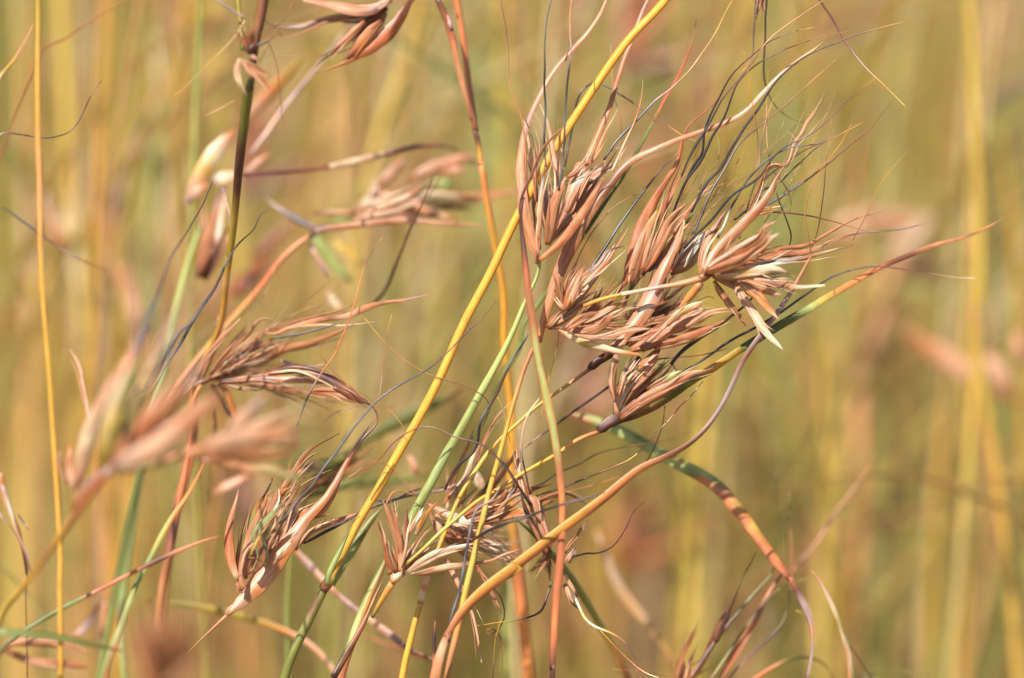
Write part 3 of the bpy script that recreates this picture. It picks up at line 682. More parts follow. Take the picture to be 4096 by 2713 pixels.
# ---- orange and green leaf blade, nearly upright
t = Thing('leaf_blade', 'upright strap leaf, olive with orange edges, crossing in front of the yellow stem', 'grass leaf', -22)
t.add('leaf', 'C4 430,1568 440,1450', [50, 50, 50, 50], 'DM', -14, -14, g=1)
t.add('leaf', 'C4 435,1500 445,1300 470,900 510,500 520,200 515,0 C3 500,1250 475,1050 430,800 370,520 300,200 C2 285,1400 250,1200 225,1000 205,800 185,600 165,440 200,290', [52, 60, 66, 70, 64, 58, 62, 70, 76, 74, 66, 70, 64, 52, 30, 16], 'DRORRROOALLLLLAARMDD', -14, -8, roll=.15, edge='DRRRRRRRRORRRRMDD')
# ---- arching orange leaf
t = Thing('leaf_blade', 'broad orange leaf sweeping from bottom centre up to the right edge of the heads', 'grass leaf', -32)
t.add('leaf', 'B4 1540,1568 1590,1350 1660,1180', [90, 90, 70, 60], 'TTPB', -16, -16, g=1)
t.add('leaf', 'B4 1640,1230 1720,1090 1830,950 2000,800 2290,590 C4 0,735 250,540 500,340 800,120 980,0 C3 950,1360 1150,1210 1350,1120 1500,1050 1650,950 1800,770 1920,560 2030,300 2150,130 2290,-60 D2 230,1260 380,1030 460,880 510,790',
      [50, 84, 100, 96, 92, 90, 86, 80, 66, 50, 40, 40, 44, 46, 44, 38, 24], 'ROYYYYYYYYOOTBBNNNBNBNTT', -16, -6, roll=-.3, side='TRROTRRORRORMMNNBNNTT')  # sunlit top edge painted in: yellow upper side, redder underside
# ---- stubs
t = Thing('grass_stub', 'short dark broken stem tip standing left of the arching orange leaf', 'grass stem', -8)
t.add('stalk', 'B4 1540,1480 1530,1330 1545,1200 1550,1090', [30, 40, 34, 14], 'TDKB', -8, -8, g=1)

# ---- K7: pink head low left of centre
t = Thing('grass_culm', 'thin bent stem holding the striped pink and green seed head left of the yellow stem', 'grass stem', 0)
t.add('stalk', 'A4 1440,1500 1600,1330 1750,1180 1900,1040', [18, 22, 26, 34], 'EEAT', 0, 0, g=1)
t.cluster('A4 1890,1040 1940,990 2000,930', 76, 'NPT', 0)
t.add('spathe', 'A4 1905,1030 2050,900 2200,760 B4 60,760 180,640 300,470 400,330 500,200 600,60 B3 640,1500 740,1270 850,1080 940,950 1040,860 1082,800 1060,720 1000,660 900,580 760,450 595,265', [40, 110, 170, 170, 140, 110, 80, 60, 48, 38, 26, 18, 14, 10, 8, 6], 'TPOPOOPTOTTRMMBMMABV', -8, 4, roll=.1)
t.add('spathe', 'A4 1985,740 1930,600 1908,400 1940,200 1990,20 A3 1995,1400 1975,1375 2030,1330 2090,1270', [40, 70, 88, 84, 60, 40, 20, 14, 6], 'CTTRTTPMD', -3, -2, roll=.2)
t.add('spikelet', 'A4 2015,840 1995,760', [60, 50], 'TB', -3, -3)
t.add('spikelet', 'A4 2020,830 2010,650 2040,500 2100,430 2180,390', [60, 44, 24, 16, 8], 'TTBA', -10, -10)
t.add('spikelet', 'A4 2000,800 1990,560 2040,300 2070,155', 44, 'TPQT', 2, 2)
t.add('spikelet', 'A4 2050,740 2060,500 2110,250 2170,60 A3 2210,1480 2290,1390', [40, 80, 76, 60, 8], 'PPLLOT', -4, -6, edge='QVVO')
t.add('spikelet', 'A4 2050,730 2090,480 2190,200 2270,20 B3 140,1430', [60, 110, 130, 100, 16], 'TPTTO', -8, -8)
t.add('spikelet', 'B4 -20,700 80,420 170,200 260,20 B3 380,1350', [60, 120, 130, 90, 10], 'PTPTO', -4, -5)
t.add('spikelet', 'A4 2110,690 2200,560 B4 60,370 160,230 260,110', [50, 100, 110, 70, 10], 'GGHFGG', -10, -11, edge='QFFQ', cup=.8)
t.add('spikelet', 'B4 -10,560 80,380 150,290 180,240', 26, 'VZZP', -13, -13)
t.add('spikelet', 'B4 100,420 150,300 200,170 250,50 B3 240,1370', [20, 40, 40, 20, 4], 'PCWC', -6, -6)
t.add('spikelet', 'B4 150,600 260,440 330,280 370,160 450,60', [40, 60, 50, 34, 6], 'TBMDB', -3, -3)
t.add('spikelet', 'B4 200,620 260,530 340,440', [20, 34, 20], 'CWC', -12, -13)
t.add('spikelet', 'B4 200,700 320,440 420,240 560,110 B3 680,1560 780,1260', [60, 110, 130, 110, 60, 8], 'TTTOTTP', -2, -1)
t.add('spikelet', 'B4 380,500 500,340 640,280 780,230 905,185', [20, 56, 60, 46, 6], 'ATTRT', 4, 4)
t.add('spikelet', 'B3 200,1568 300,1340 400,1180 460,1090 560,1010 750,905', [40, 70, 36, 24, 14, 8], 'ORTRBM', -2, -4)
t.add('spikelet', 'B3 340,1400 410,1270 470,1200 525,1145', [16, 20, 12, 3], 'CPC', -8, -8)
t.add('spikelet', 'B3 560,1060 440,1160 380,1240 B3 240,1400', 20, 'MBTT', -2, -3)
t.add('awn', 'B4 100,60 150,-30 B3 160,1400 190,1280', [20, 24, 14], 'DKD', -6, -6)
t.add('awn', 'B4 240,280 350,150 450,20 B3 480,1400 600,1220 700,1090 850,880 960,750 1010,680 1080,620 1200,530 1440,400 1600,280 1750,130 1870,0 B2 1900,1350 2060,1160', [20, 24, 26, 24, 22, 20, 16, 14, 12, 8], 'KHKHHHHHHKKDDDMM', -12, -10)
t.add('awn', 'B3 820,1110 900,990 950,920 1020,810', [14, 22, 16, 8], 'DKKM', -6, -6)
t.add('awn', 'B3 395,840 450,680 500,560 560,460 600,400 700,260 770,130 793,45', [16, 22, 18, 14, 8], 'HHKNAOAA', -6, -12)
t.add('awn', 'B3 770,1310 900,1240 1060,1150 1180,1000 1300,910 1400,860 1500,845 1620,890 1700,940 1850,965 1980,1020 2080,1120 2150,1210 2220,1310 2300,1450 C4 120,-20', [12, 14, 14, 14, 16, 18, 24, 24], 'ABBBMMMMMMDDKDD', -8, -18)
t.add('awn', 'B3 770,1300 900,1230 1000,1150 1080,1132 1150,1170 1250,1270 1400,1430', [9, 11, 11, 9], 'TBAAT', 0, 4)
t.add('awn', 'A4 2080,560 2140,550 2200,600 2250,650', [16, 20, 14], 'BDX', -14, -14)
t.add('spikelet', 'A4 1990,420 1995,300', [10, 4], 'CC', 0, 0)
t.spray('B4 20,700', 60, 22, 20, (380, 900), (24, 56), ['TPT', 'CPT', 'TP', 'PCN', 'TPC', 'AOT', 'TC'], dd=8, jb=40)
t.spray('B3 240,1500', 58, 16, 10, (200, 560), (8, 13), ['AE', 'TA', 'CE'], 'bristle')
t.spray('B4 200,300', 55, 20, 8, (260, 480), (16, 30), ['TC', 'CP', 'PT'], dd=8, jb=60)
t.add('bristle', 'B3 160,1000 205,760', 6, 'TA', 0, 0)
t.add('awn', 'B4 450,440 520,410 600,360 740,290 900,190 1000,150 1100,110 1300,50 1450,20 1600,0 B3 1640,1380 1720,1330', [24, 34, 34, 28, 26, 26, 24, 18], 'DKKHHHHHHNN', 4, 16)
t.add('awn', 'B4 900,190 960,150 1060,60 B3 1150,1500 1250,1440 1350,1390 1450,1360 1620,1360', [20, 22, 20, 14], 'KHHNH', 6, 16)
t.add('bristle', 'B3 610,815 660,760 800,700 900,680 1200,690', [10, 9, 6], 'MNAX', 20, 30)
t.add('bristle', 'B2 960,1300 B3 1010,10 1100,120 1250,260 1440,390 1600,450 1800,510 1920,570 1990,620 2005,690', [9, 9, 10, 14], 'EEAAMMD', 6, 2)
t.add('bristle', 'B2 1185,1275 B3 1165,-10 1130,200 1110,350 1090,550 1065,700', [8, 10, 9], 'EAANE', 4, 4)
t.add('bristle', 'B3 800,500 900,560 1000,620 1150,700 1250,800 1310,910', [10, 9, 7], 'AVAE', -2, -2)
t.add('bristle', 'B2 1115,620 1010,760 940,920 880,1170 850,1240 800,1400 720,1568', [7, 10, 16, 20], 'EMORRR', 10, 10)
t.add('bristle', 'B2 1640,0 1560,200 1450,330 1300,650 1200,900 1110,1100', [10, 12, 12, 10], 'AMABDD', 30, 34)
t.free()
t.add('leaf', 'A4 1580,1340 1540,1400 1440,1510', [10, 12], 'EE', 1, 1)

# ---- dead stems K9 / K10 hanging in the middle bottom
t = Thing('grass_culm', 'olive stem with a bleached shredded dead head at bottom centre', 'grass stem', 14)
t.add('stalk', 'C4 1090,1568 1000,1400 860,1170 700,880 560,680 430,520 300,380 200,260 100,215', [60, 62, 66, 72, 74, 74, 60, 40, 12], 'MOUVVVVVVV', 46, 10, g=1)
t.cluster('B4 1560,190 1580,300 1600,420', 70, 'TCT', 12)
t.add('spathe', 'B4 1475,105 1600,170 1720,230 1900,260 2050,330', [30, 60, 84, 70, 20], 'BPWPT', 8, 6)
t.add('spikelet', 'B4 1490,150 1540,260 1570,380 1590,480', [20, 36, 30, 8], 'DPMC', 5, 5)
t.add('spikelet', 'B4 1800,230 1950,150 2100,90 2290,30 C4 60,-10', [60, 90, 96, 70, 30], 'TARTBT', 4, 2)
t.add('spikelet', 'B4 1850,260 2050,210 2200,160 C4 60,110 200,60', [40, 70, 60, 40, 10], 'BBATB', 2, 0)
t.add('spikelet', 'C4 -100,260 0,225 200,180 330,120 440,85', [60, 76, 80, 60, 20], 'TAOEB', 10, 12)
t.add('spikelet', 'C3 -40,1560 100,1430 300,1370 440,1330', [40, 76, 60, 30, 6], 'RTBM', 8, 10)
t.add('spikelet', 'C4 -60,120 40,50 120,-20 160,-60', [50, 80, 60, 30], 'TCDB', 3, 3)
t.add('spikelet', 'C4 320,80 440,40 560,20 C3 720,1500', [40, 40, 20, 6], 'BBMM', 9, 14)
t.spray('B4 1640,330', -20, 20, 30, (200, 460), (24, 54), ['PCW', 'TPC', 'TPT', 'CTB', 'BT'], dd=12, jb=90)
t.spray('B4 1620,330', -22, 16, 40, (300, 680), (14, 40), ['CW', 'PCW', 'TCP', 'BPC', 'CPT', 'MT', 'WC'], dd=12, jb=70)
t.spray('B4 1640,300', 12, 20, 12, (240, 560), (20, 50), ['TA', 'RTB', 'TCP', 'BA'], dd=9, jb=60)
t.spray('B4 2020,480', -28, 24, 18, (120, 300), (14, 40), ['CW', 'TC', 'BC', 'PW'], dd=9, jb=80)
t.add('spikelet', 'B4 1640,570 1700,700 1760,820 1850,1000 1890,1150 1915,1300 1938,1440', [30, 44, 34, 22, 18, 16, 10], 'TPTDPPTC', 6, 0)
t.add('spikelet', 'B4 1880,600 1960,740 2040,890 2110,1030', [20, 30, 20, 5], 'MRTT', 6, 6)
t.add('awn', 'B4 1900,660 2000,780 2080,860 2120,950 2130,1060 2080,1160 2030,1195 1985,1195 1980,1165 2010,1150 2060,1170 2100,1240 2115,1340 2112,1490', [18, 18, 14, 12, 9], 'BDDMDBDBE', 6, 4, jit=.0001, loop=True)
t.free()
# vertical husks
t.cluster('C4 380,560 400,500 410,440', 90, 'BDB', 8)
t.add('spikelet', 'C4 400,500 360,330 280,130 200,-20 C3 180,1300 150,1120 130,1010', [40, 90, 84, 60, 46, 24, 6], 'BTATTRR', 2, 4)
t.add('spikelet', 'C4 420,470 350,250 290,60 C3 240,1450 200,1300', [40, 84, 90, 60, 20], 'DTATR', -2, 0)
t.add('spikelet', 'C4 400,520 300,330 220,170 170,20', [30, 50, 44, 16], 'BADB', -4, -4)
t.add('awn', 'C4 260,120 190,0 C3 170,1400 100,1260 60,1190 10,1130', [30, 30, 26, 20, 14], 'DKDDKD', -6, -10)
t.add('awn', 'C3 250,1420 225,1280 200,1200 182,1050 185,920 225,760 270,690 330,615', [24, 20, 18, 20, 20, 8], 'DDKNPCC', -8, -10)
t.spray('C4 400,540', -118, 30, 12, (110, 260), (18, 44), ['BD', 'RB', 'AR', 'VD', 'TB'], dd=10, jb=20)
t.spray('C4 400,540', 110, 14, 10, (260, 560), (18, 44), ['BT', 'DB', 'AT', 'TR'], dd=8, jb=20)
t.add('awn', 'C4 430,760 420,820 390,880 375,950 350,1020 250,1060 150,1080 20,1100 B4 1900,1130', [26, 24, 20, 12, 8], 'VDDKXEU', 0, -4)
t.add('spikelet', 'C4 540,520 600,420 650,370 690,300 745,238', [40, 40, 20, 18, 5], 'TPTND', 0, -4)
t.add('spikelet', 'C4 560,600 590,530 630,480', [60, 50, 6], 'TNH', 0, 0)
t.spray('C4 560,560', 5, 70, 10, (50, 120), (20, 34), ['TN', 'NH', 'TM'], dd=6)
t.add('awn', 'C4 600,560 660,535 720,525 830,522 920,480 990,410 1060,300 1120,160 1180,20 C3 1210,1480', [24, 18, 14, 12, 9], 'DKDDDDM', 0, 12, jit=.0002)
t.add('spikelet', 'C4 540,780 570,880 610,950 655,990', [40, 56, 36, 6], 'TABM', -2, -4)
t.add('spikelet', 'C4 545,700 590,780 630,850 650,890', [20, 30, 20], 'CPB', -3, -3)
t.add('awn', 'C4 605,860 640,920 670,980 700,1060 750,1120 800,1145 880,1170 950,1200 1050,1270 1110,1370 1140,1440 1150,1568', [20, 28, 24, 20, 14, 12, 8], 'CWZCCEADDMM', -6, -12)
t.add('bristle', 'C4 840,1170 950,1290 1050,1390 1150,1480 1240,1540 1330,1568', [10, 12, 14], 'EATC', 2, 2)
t.add('bristle', 'C4 880,1480 1000,1500 1150,1505 1300,1530 1480,1545', [8, 10, 9], 'EBMX', 10, 10)
t.free()
# awns crossing the gap right of it
t.cluster('B4 1860,130 1960,90 2040,60', 50, 'HDB', 18)
t.add('awn', 'B4 1660,1270 1670,1120 1700,1000 1750,850 1790,620 1830,400 1860,230 1910,120 B3 2000,1500 2100,1340', [28, 32, 32, 28, 26, 22, 10], 'DKHKHKHHND', -16, -10)
t.add('awn', 'B4 1840,430 1960,350 2100,290 2290,230 C4 60,260 200,230 330,180 500,120 700,70 880,15', [30, 32, 28, 24, 24, 12], 'DKKHKKHHK', -12, -26)
t.add('awn', 'C4 -60,1568 -40,1230 0,870 20,940 10,1080', [8, 10], 'DE', 0, 0)
t.add('awn', 'C3 200,1440 330,1350 440,1260 C3 550,1210 700,1150 780,1090 900,1050 1100,1010 1260,985 1400,960 1620,890', [20, 18, 16, 12, 8, 5], 'DKKDDMAAE', 14, 24)
t.add('awn', 'C3 300,1430 550,1350 700,1290 900,1210 1050,1140 1180,1060', [18, 18, 14, 8], 'DKDDX', 12, 20)
t.add('awn', 'C3 1378,680 1360,850 1310,980 1250,1110 1180,1200', [12, 14, 14], 'ABDD', 10, 14)
t.add('awn', 'C3 300,1500 550,1400 750,1350 900,1300 1000,1270', [12, 10, 6], 'BRTT', 12, 22)
# pale dry strips and dark awn behind the green culm
t.add('spikelet', 'B4 1660,60 B3 1740,1500 1800,1290 1860,1120 1920,1000', [30, 50, 50, 40, 10], 'ACPCP', 16, 18)
t.add('spikelet', 'B4 1620,120 B3 1640,1480 1720,1240 1800,1060 1850,930 1870,880', [24, 40, 36, 20, 6], 'ORERM', 20, 20)
t.add('spikelet', 'B3 1860,1300 1920,1080 1980,930 2060,780 2120,710 2190,640', [30, 36, 26, 20, 24, 5], 'TPTTPC', 14, 10)
t.add('spikelet', 'B3 2000,1400 2120,1240 2200,1100 2280,960', 50, 'ATRTP', 12, 12)
t.add('spikelet', 'B3 2300,1450 2250,1250 2240,1100 2225,1010', [60, 50, 26, 8], 'ATRR', -2, 2)
t.add('awn', 'B3 1630,1380 1700,1220 1790,1130 1880,1060 1910,980 1915,850 1960,730 2020,650 2080,550 2130,420 2200,270 2290,90 C3 60,400 130,250 200,150 235,80', [28, 32, 30, 26, 22, 20], 'DDKDKKHDDDHKH', 2, -2)
t.add('awn', 'B3 2005,690 1980,780 1940,860', 16, 'KD', 2, 2)
t.add('bristle', 'B3 2070,600 2120,720 2160,900 2190,1040', [7, 8, 6], 'EQE', 8, 8)
t.spray('B3 1700,1540', 66, 20, 14, (200, 520), (12, 26), ['CT', 'PT', 'OT', 'AE', 'BC'], dd=10, jb=60)
t.spray('B4 1950,60', 40, 30, 10, (200, 460), (20, 44), ['TR', 'BT', 'VG', 'AT'], dd=10, jb=60)
# ================================================================== plants a little out of focus
# ---- reddish culm, top centre, with the drooping head
t = Thing('grass_culm', 'reddish brown stem turning golden, hanging behind the yellow stem at top centre', 'grass stem', 32)
t.add('stalk', 'C4 235,1568 210,1250 170,850 130,500 80,100 C3 110,900 60,400 10,-60 B2 2160,1290 2080,850 2000,450 1930,-10', [120, 118, 110, 84, 80, 74, 70, 62, 54], 'OOORAEYYYEYYEEOO', 62, 30, g=1)
t.add('stalk', 'B2 1930,20 B1 1930,1240 1880,1080', [48, 52, 50], 'OEDM', 30, 30)
t.add('stalk', 'B1 1890,1100 1850,830 1800,450 1760,180 1725,-20', [54, 62, 74, 70, 66], 'MROROR', 30, 28, top=[(-.006, 0, .03), (-.02, .01, .06)])
t.add('sheath', 'B1 1850,1010 1800,800 1740,560 1690,330 1640,160 1560,-20', [16, 40, 54, 66, 60, 50], 'BTTTRBM', 22, 22)
t.add('node', 'B1 1690,260 1670,190 1650,120', [30, 40, 20], 'DNB', 18, 18)
t.add('branch', 'B1 1640,-60 1560,-140 1440,-120 1340,-30', [30, 30, 40], 'BMR', 22, 24)
t.cluster('B1 1380,-60 1330,10 1290,60', 70, 'MRB', 24)
t.add('spathe', 'B1 1350,0 1260,150 1150,290 1030,400 880,480 720,560 540,612', [40, 90, 125, 95, 50, 18, 6], 'ORRRORA', 20, 18, roll=.2)
t.add('spikelet', 'B1 1180,-10 1050,60 880,80 700,40 440,0', [60, 110, 110, 70, 20], 'BMTPTP', 24, 24)
t.add('spikelet', 'B1 1150,60 950,130 760,150 600,170 480,215 350,235 230,225 130,210', [60, 110, 90, 60, 40, 34, 20, 4], 'DBRRMNMD', 26, 30)
t.add('spikelet', 'B1 1120,90 1020,220 920,350 840,450', [90, 160, 150, 90, 30], 'DMDDH', 28, 30)
t.add('spikelet', 'B1 960,180 850,300 740,400 640,480 560,545', [40, 74, 60, 20, 5], 'RTTBH', 24, 24)
t.add('spikelet', 'B1 1100,180 1010,280 930,370 880,430 780,510', [50, 110, 110, 66, 5], 'RTORM', 18, 18)
t.add('spikelet', 'B1 1060,100 900,180 760,190', 60, 'DBM', 26, 26)
t.spray('B1 1150,60', 205, 25, 8, (260, 520), (16, 34), ['BR', 'DM', 'TR'], dd=8)
t.add('bristle', 'B1 850,400 760,440 600,470 400,455 250,455 130,480', [12, 12, 8], 'DBX', 24, 30)
# ---- dark culm, top left
t = Thing('grass_culm', 'dark brown knobbly stem at the upper left with withered tufts at its joint', 'grass stem', -24)
t.add('stalk', 'A4 1370,860 1400,640 1440,350 1480,120 A3 1590,1150 1620,800 1610,560 1620,450', [90, 92, 92, 80, 70], 'ABBMRRMOR', 40, 36, g=1)
t.add('stalk', 'A3 1620,480 A2 1850,1350 1890,1000 1940,650 1990,150 A1 1990,1480 2030,1130 2080,700', [50, 56, 62, 72, 90, 100], 'OEEEUUDDVV', 34, -22)
t.add('stalk', 'A1 2080,760 2100,560 2120,380 2170,200 2200,60 2210,-30', [90, 100, 92, 84, 84], 'VBDVUMR', -22, -24, side='DDDDDR', top=[(.004, 0, .03), (.03, .02, .06)])
t.add('stalk', 'A1 2030,420 2020,250 2000,100 1985,-20', [40, 40, 36], 'VUVU', -20, -18, top=[(-.004, 0, .04)])
t.cluster('A1 2060,440 2110,400 2150,350', 110, 'MDB', -26)
t.spray('A1 2090,420', 100, 40, 12, (90, 270), (20, 44), ['RA', 'TB', 'DB', 'AT'], dd=8)
t.add('spikelet', 'A1 2010,490 1975,590 2000,690 2030,740 2065,800', [40, 60, 60, 34, 5], 'CPCQN', -28, -28)
t.add('spikelet', 'A1 2040,520 2110,600 2180,670 2260,745', [40, 66, 56, 30, 5], 'TPRRR', -30, -30)
t.add('spikelet', 'A1 2030,510 2100,540 2180,600 2260,650', [30, 44, 30, 4], 'PTTT', -28, -28)
t.add('spikelet', 'A1 2090,470 2150,480 2170,510', 50, 'CPT', -28, -28)
t.add('bristle', 'A1 2140,380 2240,350 2300,280', [34, 20, 10], 'HDB', -26, -26)
t.add('bristle', 'B1 150,350 200,450 240,650 260,900 280,1030 292,1130', [14, 12, 9, 6], 'DBMMR', -26, -26)
t.add('bristle', 'B1 90,280 160,360 280,180 360,0', [9, 9, 8], 'BDA', -24, -20)
t.add('bristle', 'B1 60,560 160,350 230,240', [8, 8], 'BA', -24, -24)
t.add('bristle', 'B1 90,140 170,200 230,250 270,300', [8, 9], 'BD', -22, -22)
t.add('awn', 'A1 1780,-20 1850,25 1900,60 1980,110 2050,150', [14, 22, 26], 'NHN', -22, -22)
t.add('bristle', 'A1 1440,810 1540,740 1700,580 1860,420 1980,290 2050,170', [8, 10, 12, 12], 'EQEQP', -22, -22)
t.add('bristle', 'A1 1960,840 1860,900 1790,940 1710,970', [6, 10, 6], 'TPT', -22, -20)
t.add('branch', 'A2 2000,100 B1 20,1460 250,1440 600,1410 660,1400', [36, 42, 40, 40], 'MMMB', 40, 46)
t.add('sheath', 'B1 620,1410 720,1390 850,1370 1000,1320 1150,1280', [40, 60, 66, 60, 30], 'CPCPC', 48, 50)
t.add('branch', 'B1 1130,1290 1300,1240 1450,1210 1600,1190 1680,1200 1740,1260', [56, 46, 40, 34, 20], 'MMMMV', 50, 56)
# ---- head behind that stem
t = Thing('grass_culm', 'pale husked stem standing behind the dark knobbly one, green and banded lower down', 'grass stem', 58)
t.add('stalk', 'A4 1050,1568 1000,1100 1050,600 1150,0 A3 1180,1150 1260,760 1360,450 1420,60 A2 1430,1400 1490,1130 1550,900 1610,700 1670,540', [80, 84, 84, 80, 74, 64, 56, 40], 'GFFGFFFFGFFGLLG', 60, 62, g=1, bands=.4)
t.cluster('A2 1640,960 1680,900 1700,860', 90, 'BRM', 60)
t.spray('A2 1680,930', 74, 9, 12, (300, 900), (24, 60), ['BT', 'TP', 'RT', 'NT'], dd=12, jb=40)
t.add('spikelet', 'A2 1660,960 1720,700 1800,450 1870,230 1900,130', [60, 110, 110, 80, 30], 'BRTTNB', 58, 56)
t.add('spikelet', 'A2 1800,720 1820,600 1850,420 1880,260', [40, 70, 60, 20], 'RWPP', 52, 52)
t.add('spikelet', 'A2 1700,980 1800,800 1880,660 1960,540', [60, 90, 70, 20], 'MBAE', 60, 60)
t.add('spikelet', 'A2 1560,350 1630,200 1720,50 A1 1800,1280 1900,1150 1965,1090', [40, 110, 150, 170, 120, 20], 'NPOZCPO', 60, 62)
t.add('spikelet', 'A2 1780,150 1850,110 1930,130 1970,90', [80, 130, 110, 50], 'NCPC', 56, 56)
t.add('spikelet', 'A2 1570,330 1640,220 1740,180', [50, 90, 60], 'NPT', 58, 58)
t.add('spikelet', 'B1 -60,1050 60,900 200,760 320,620 420,500', [70, 120, 120, 80, 20], 'EPOEZ', 90, 92)
t.add('spikelet', 'B1 -60,1500 60,1360 160,1290', [40, 70, 40], 'PPT', 66, 66)
t.add('awn', 'B1 0,1290 40,1240 130,1130 210,1010 270,900 330,860 430,720 520,600 640,480 760,300 830,210', [34, 44, 36, 40, 26, 22, 12], 'NNPNNMNHNN', 60, 66)
t.add('awn', 'A2 1780,160 1700,340 1590,540 1500,680 1430,790 1390,900 1340,1050 1250,1260 1180,1420 1120,1568 A3 1090,260 1060,420', [12, 14, 16, 20, 30, 34, 20], 'DDDDHDHHHH', 10, -90)
t.add('awn', 'B2 150,400 60,450 A2 2150,540 2000,670 1920,790 1860,920 1780,1080 1700,1190 1600,1350 1480,1568 A3 1430,270 1380,360 1320,480 1260,580', [10, 14, 18, 26, 34, 36, 30, 18, 8], 'HDDHDKHKHHK', 14, -14)
t.add('awn', 'A2 1860,210 1900,350 1925,500 1920,650 1900,820', [12, 14, 14], 'NNDD', 20, 14)
# ---- long diagonal red-orange stem with the blurred head K14
t = Thing('grass_culm', 'slanting orange red stem at left, its blurred pink head above the middle left', 'grass stem', 46)
t.add('stalk', 'A3 1200,1100 1330,800 1450,560 1650,290 1880,40 A2 2010,1230 2150,1090 2290,940 B2 180,840 330,730 490,620', [70, 76, 76, 70, 66, 62, 56, 50], 'GFAATTZOORRTT', 50, 46, g=1, side='GGAATGGGORTT')
t.cluster('B2 500,640 560,560 640,520', 70, 'HMN', 46)
t.add('spathe', 'B2 540,580 700,550 850,530 1100,500 1250,490 1500,500 1750,520 1950,530', [40, 60, 60, 56, 40, 30, 10], 'NTPTPPTP', 42, 40)
t.add('spathe', 'B2 540,430 700,420 880,430', [30, 50, 60], 'BPT', 60, 60)
t.spray('B2 900,440', 22, 22, 14, (300, 800), (30, 70), ['TP', 'BT', 'PC', 'NT', 'TA'], dd=14, jb=50)
t.d = 70
t.spray('B2 1000,420', 14, 16, 14, (300, 900), (24, 60), ['TP', 'BT', 'PC', 'NT', 'TA'], dd=14, jb=50)
t.add('spikelet', 'B2 890,440 1000,360 1150,330 1300,360 1400,430', [80, 180, 200, 140, 50], 'COTTBA', 72, 70, cup=.8)
t.add('spikelet', 'B2 900,440 980,330 1060,230 1060,150', [60, 110, 80, 30], 'OCPN', 70, 70)
t.add('spikelet', 'B2 1080,200 1170,110 1250,20 B1 1300,1330', [60, 90, 84, 30], 'TPTP', 74, 76)
t.add('spikelet', 'B2 1330,150 1430,90 1570,30 B1 1650,1400 1760,1330 1850,1280 1900,1380', [40, 90, 130, 120, 80, 20], 'TPPTPTN', 74, 76)
t.add('spikelet', 'B2 1600,80 1750,30 B1 1800,1420', [60, 90, 40], 'ATP', 72, 72)
t.add('spikelet', 'B2 1500,160 1600,170 1720,180', [60, 90, 40], 'GLG', 82, 82)
t.add('spikelet', 'B2 1310,270 1450,270 1620,280 1800,300 2000,280 2270,240', [50, 76, 80, 80, 60, 20], 'CCCTTTP', 70, 76)
t.add('spikelet', 'B2 1490,350 1650,370 1850,380', [30, 60, 20], 'MMA', 74, 74)
t.add('spikelet', 'B2 1330,290 1400,390 1500,420 1620,450 1720,480', [50, 60, 60, 40, 20], 'PTTPT', 68, 66)
t.add('spikelet', 'B2 700,480 740,500 900,480', [40, 60, 30], 'LLG', 78, 78)
t.add('leaf', 'B2 540,620 620,740 720,870 850,1000', [70, 90, 90, 40], 'GLLF', 84, 86)
t.add('leaf', 'B2 700,640 800,730 900,800 960,860', [50, 80, 60, 30], 'ZZZU', 90, 90)
t.add('spikelet', 'B2 500,680 560,790 630,900 670,980', [30, 50, 46, 10], 'NPNN', 60, 60)
t.add('spikelet', 'B2 650,1080 690,1170 740,1220 790,1250', [40, 80, 70, 20], 'PCCO', 66, 66)
t.add('awn', 'B2 110,280 240,390 330,450 430,500 560,560', [30, 40, 70, 70, 60], 'VNHHN', 62, 60)
t.add('awn', 'B2 1000,1210 1060,1150 1130,1080 1190,920 1290,690 1350,540 1440,350 1540,100', [40, 34, 26, 16, 9], 'VDDDDMM', 46, 20)
# ---- head K11 on a culm
t = Thing('grass_culm', 'reddish stem topped by the long beaked pink husks left of centre', 'grass stem', 24)
t.add('stalk', 'A4 1340,880 1420,500 A3 1540,1250 1590,1000 1600,700 1610,560 1680,500', [80, 84, 70, 54, 40], 'ABMRRMO', 24, 24, g=1)
t.cluster('A3 1620,510 1700,470 1790,450', 60, 'PMR', 24)
t.add('spikelet', 'A3 1515,585 1570,520 1620,450 1650,420', [10, 50, 56, 20], 'OCPA', 28, 28)
t.add('spikelet', 'A3 1790,440 1900,350 2020,260 2100,200 2200,140', [60, 130, 150, 90, 20], 'TPCPPN', 30, 30, cup=.8)
t.add('spikelet', 'A3 1770,450 1950,400 2150,310 2290,250 B3 150,260 300,200 450,170 600,120 750,60 860,0 B2 940,1300', [60, 110, 120, 110, 90, 76, 60, 50, 40, 20, 4], 'QACCBTTTTTNP', 34, 20)
t.add('spikelet', 'A3 1760,420 1850,300 1960,190 2090,60 2180,-50 B2 200,1320', [30, 60, 66, 50, 30, 10], 'NTPTPQ', 22, 16)
t.add('spikelet', 'A3 2020,230 2150,130 2290,20 B2 110,1400', [40, 56, 46, 10], 'TPTP', 28, 24)
t.add('spikelet', 'B2 110,1420 200,1425 320,1370 500,1330 640,1310 800,1290 920,1240 1050,1190 1150,1170 1300,1150 1530,1098', [14, 40, 60, 60, 40, 50, 60, 40, 26, 16, 4], 'TTPTBPTATNT', 20, 6)
t.add('spikelet', 'B3 40,240 110,180 200,130 270,70 B2 300,1400', [30, 50, 40, 20, 5], 'EOORT', 34, 34)
t.add('spikelet', 'A3 1700,430 1760,280 1830,120 1880,20 A2 1830,1350 1830,1280', [30, 60, 60, 44, 10], 'TTPTP', 26, 30)
t.add('spikelet', 'A3 1640,430 1740,250 1880,90 2010,-60', [30, 44, 40, 10], 'NTTP', 20, 18)
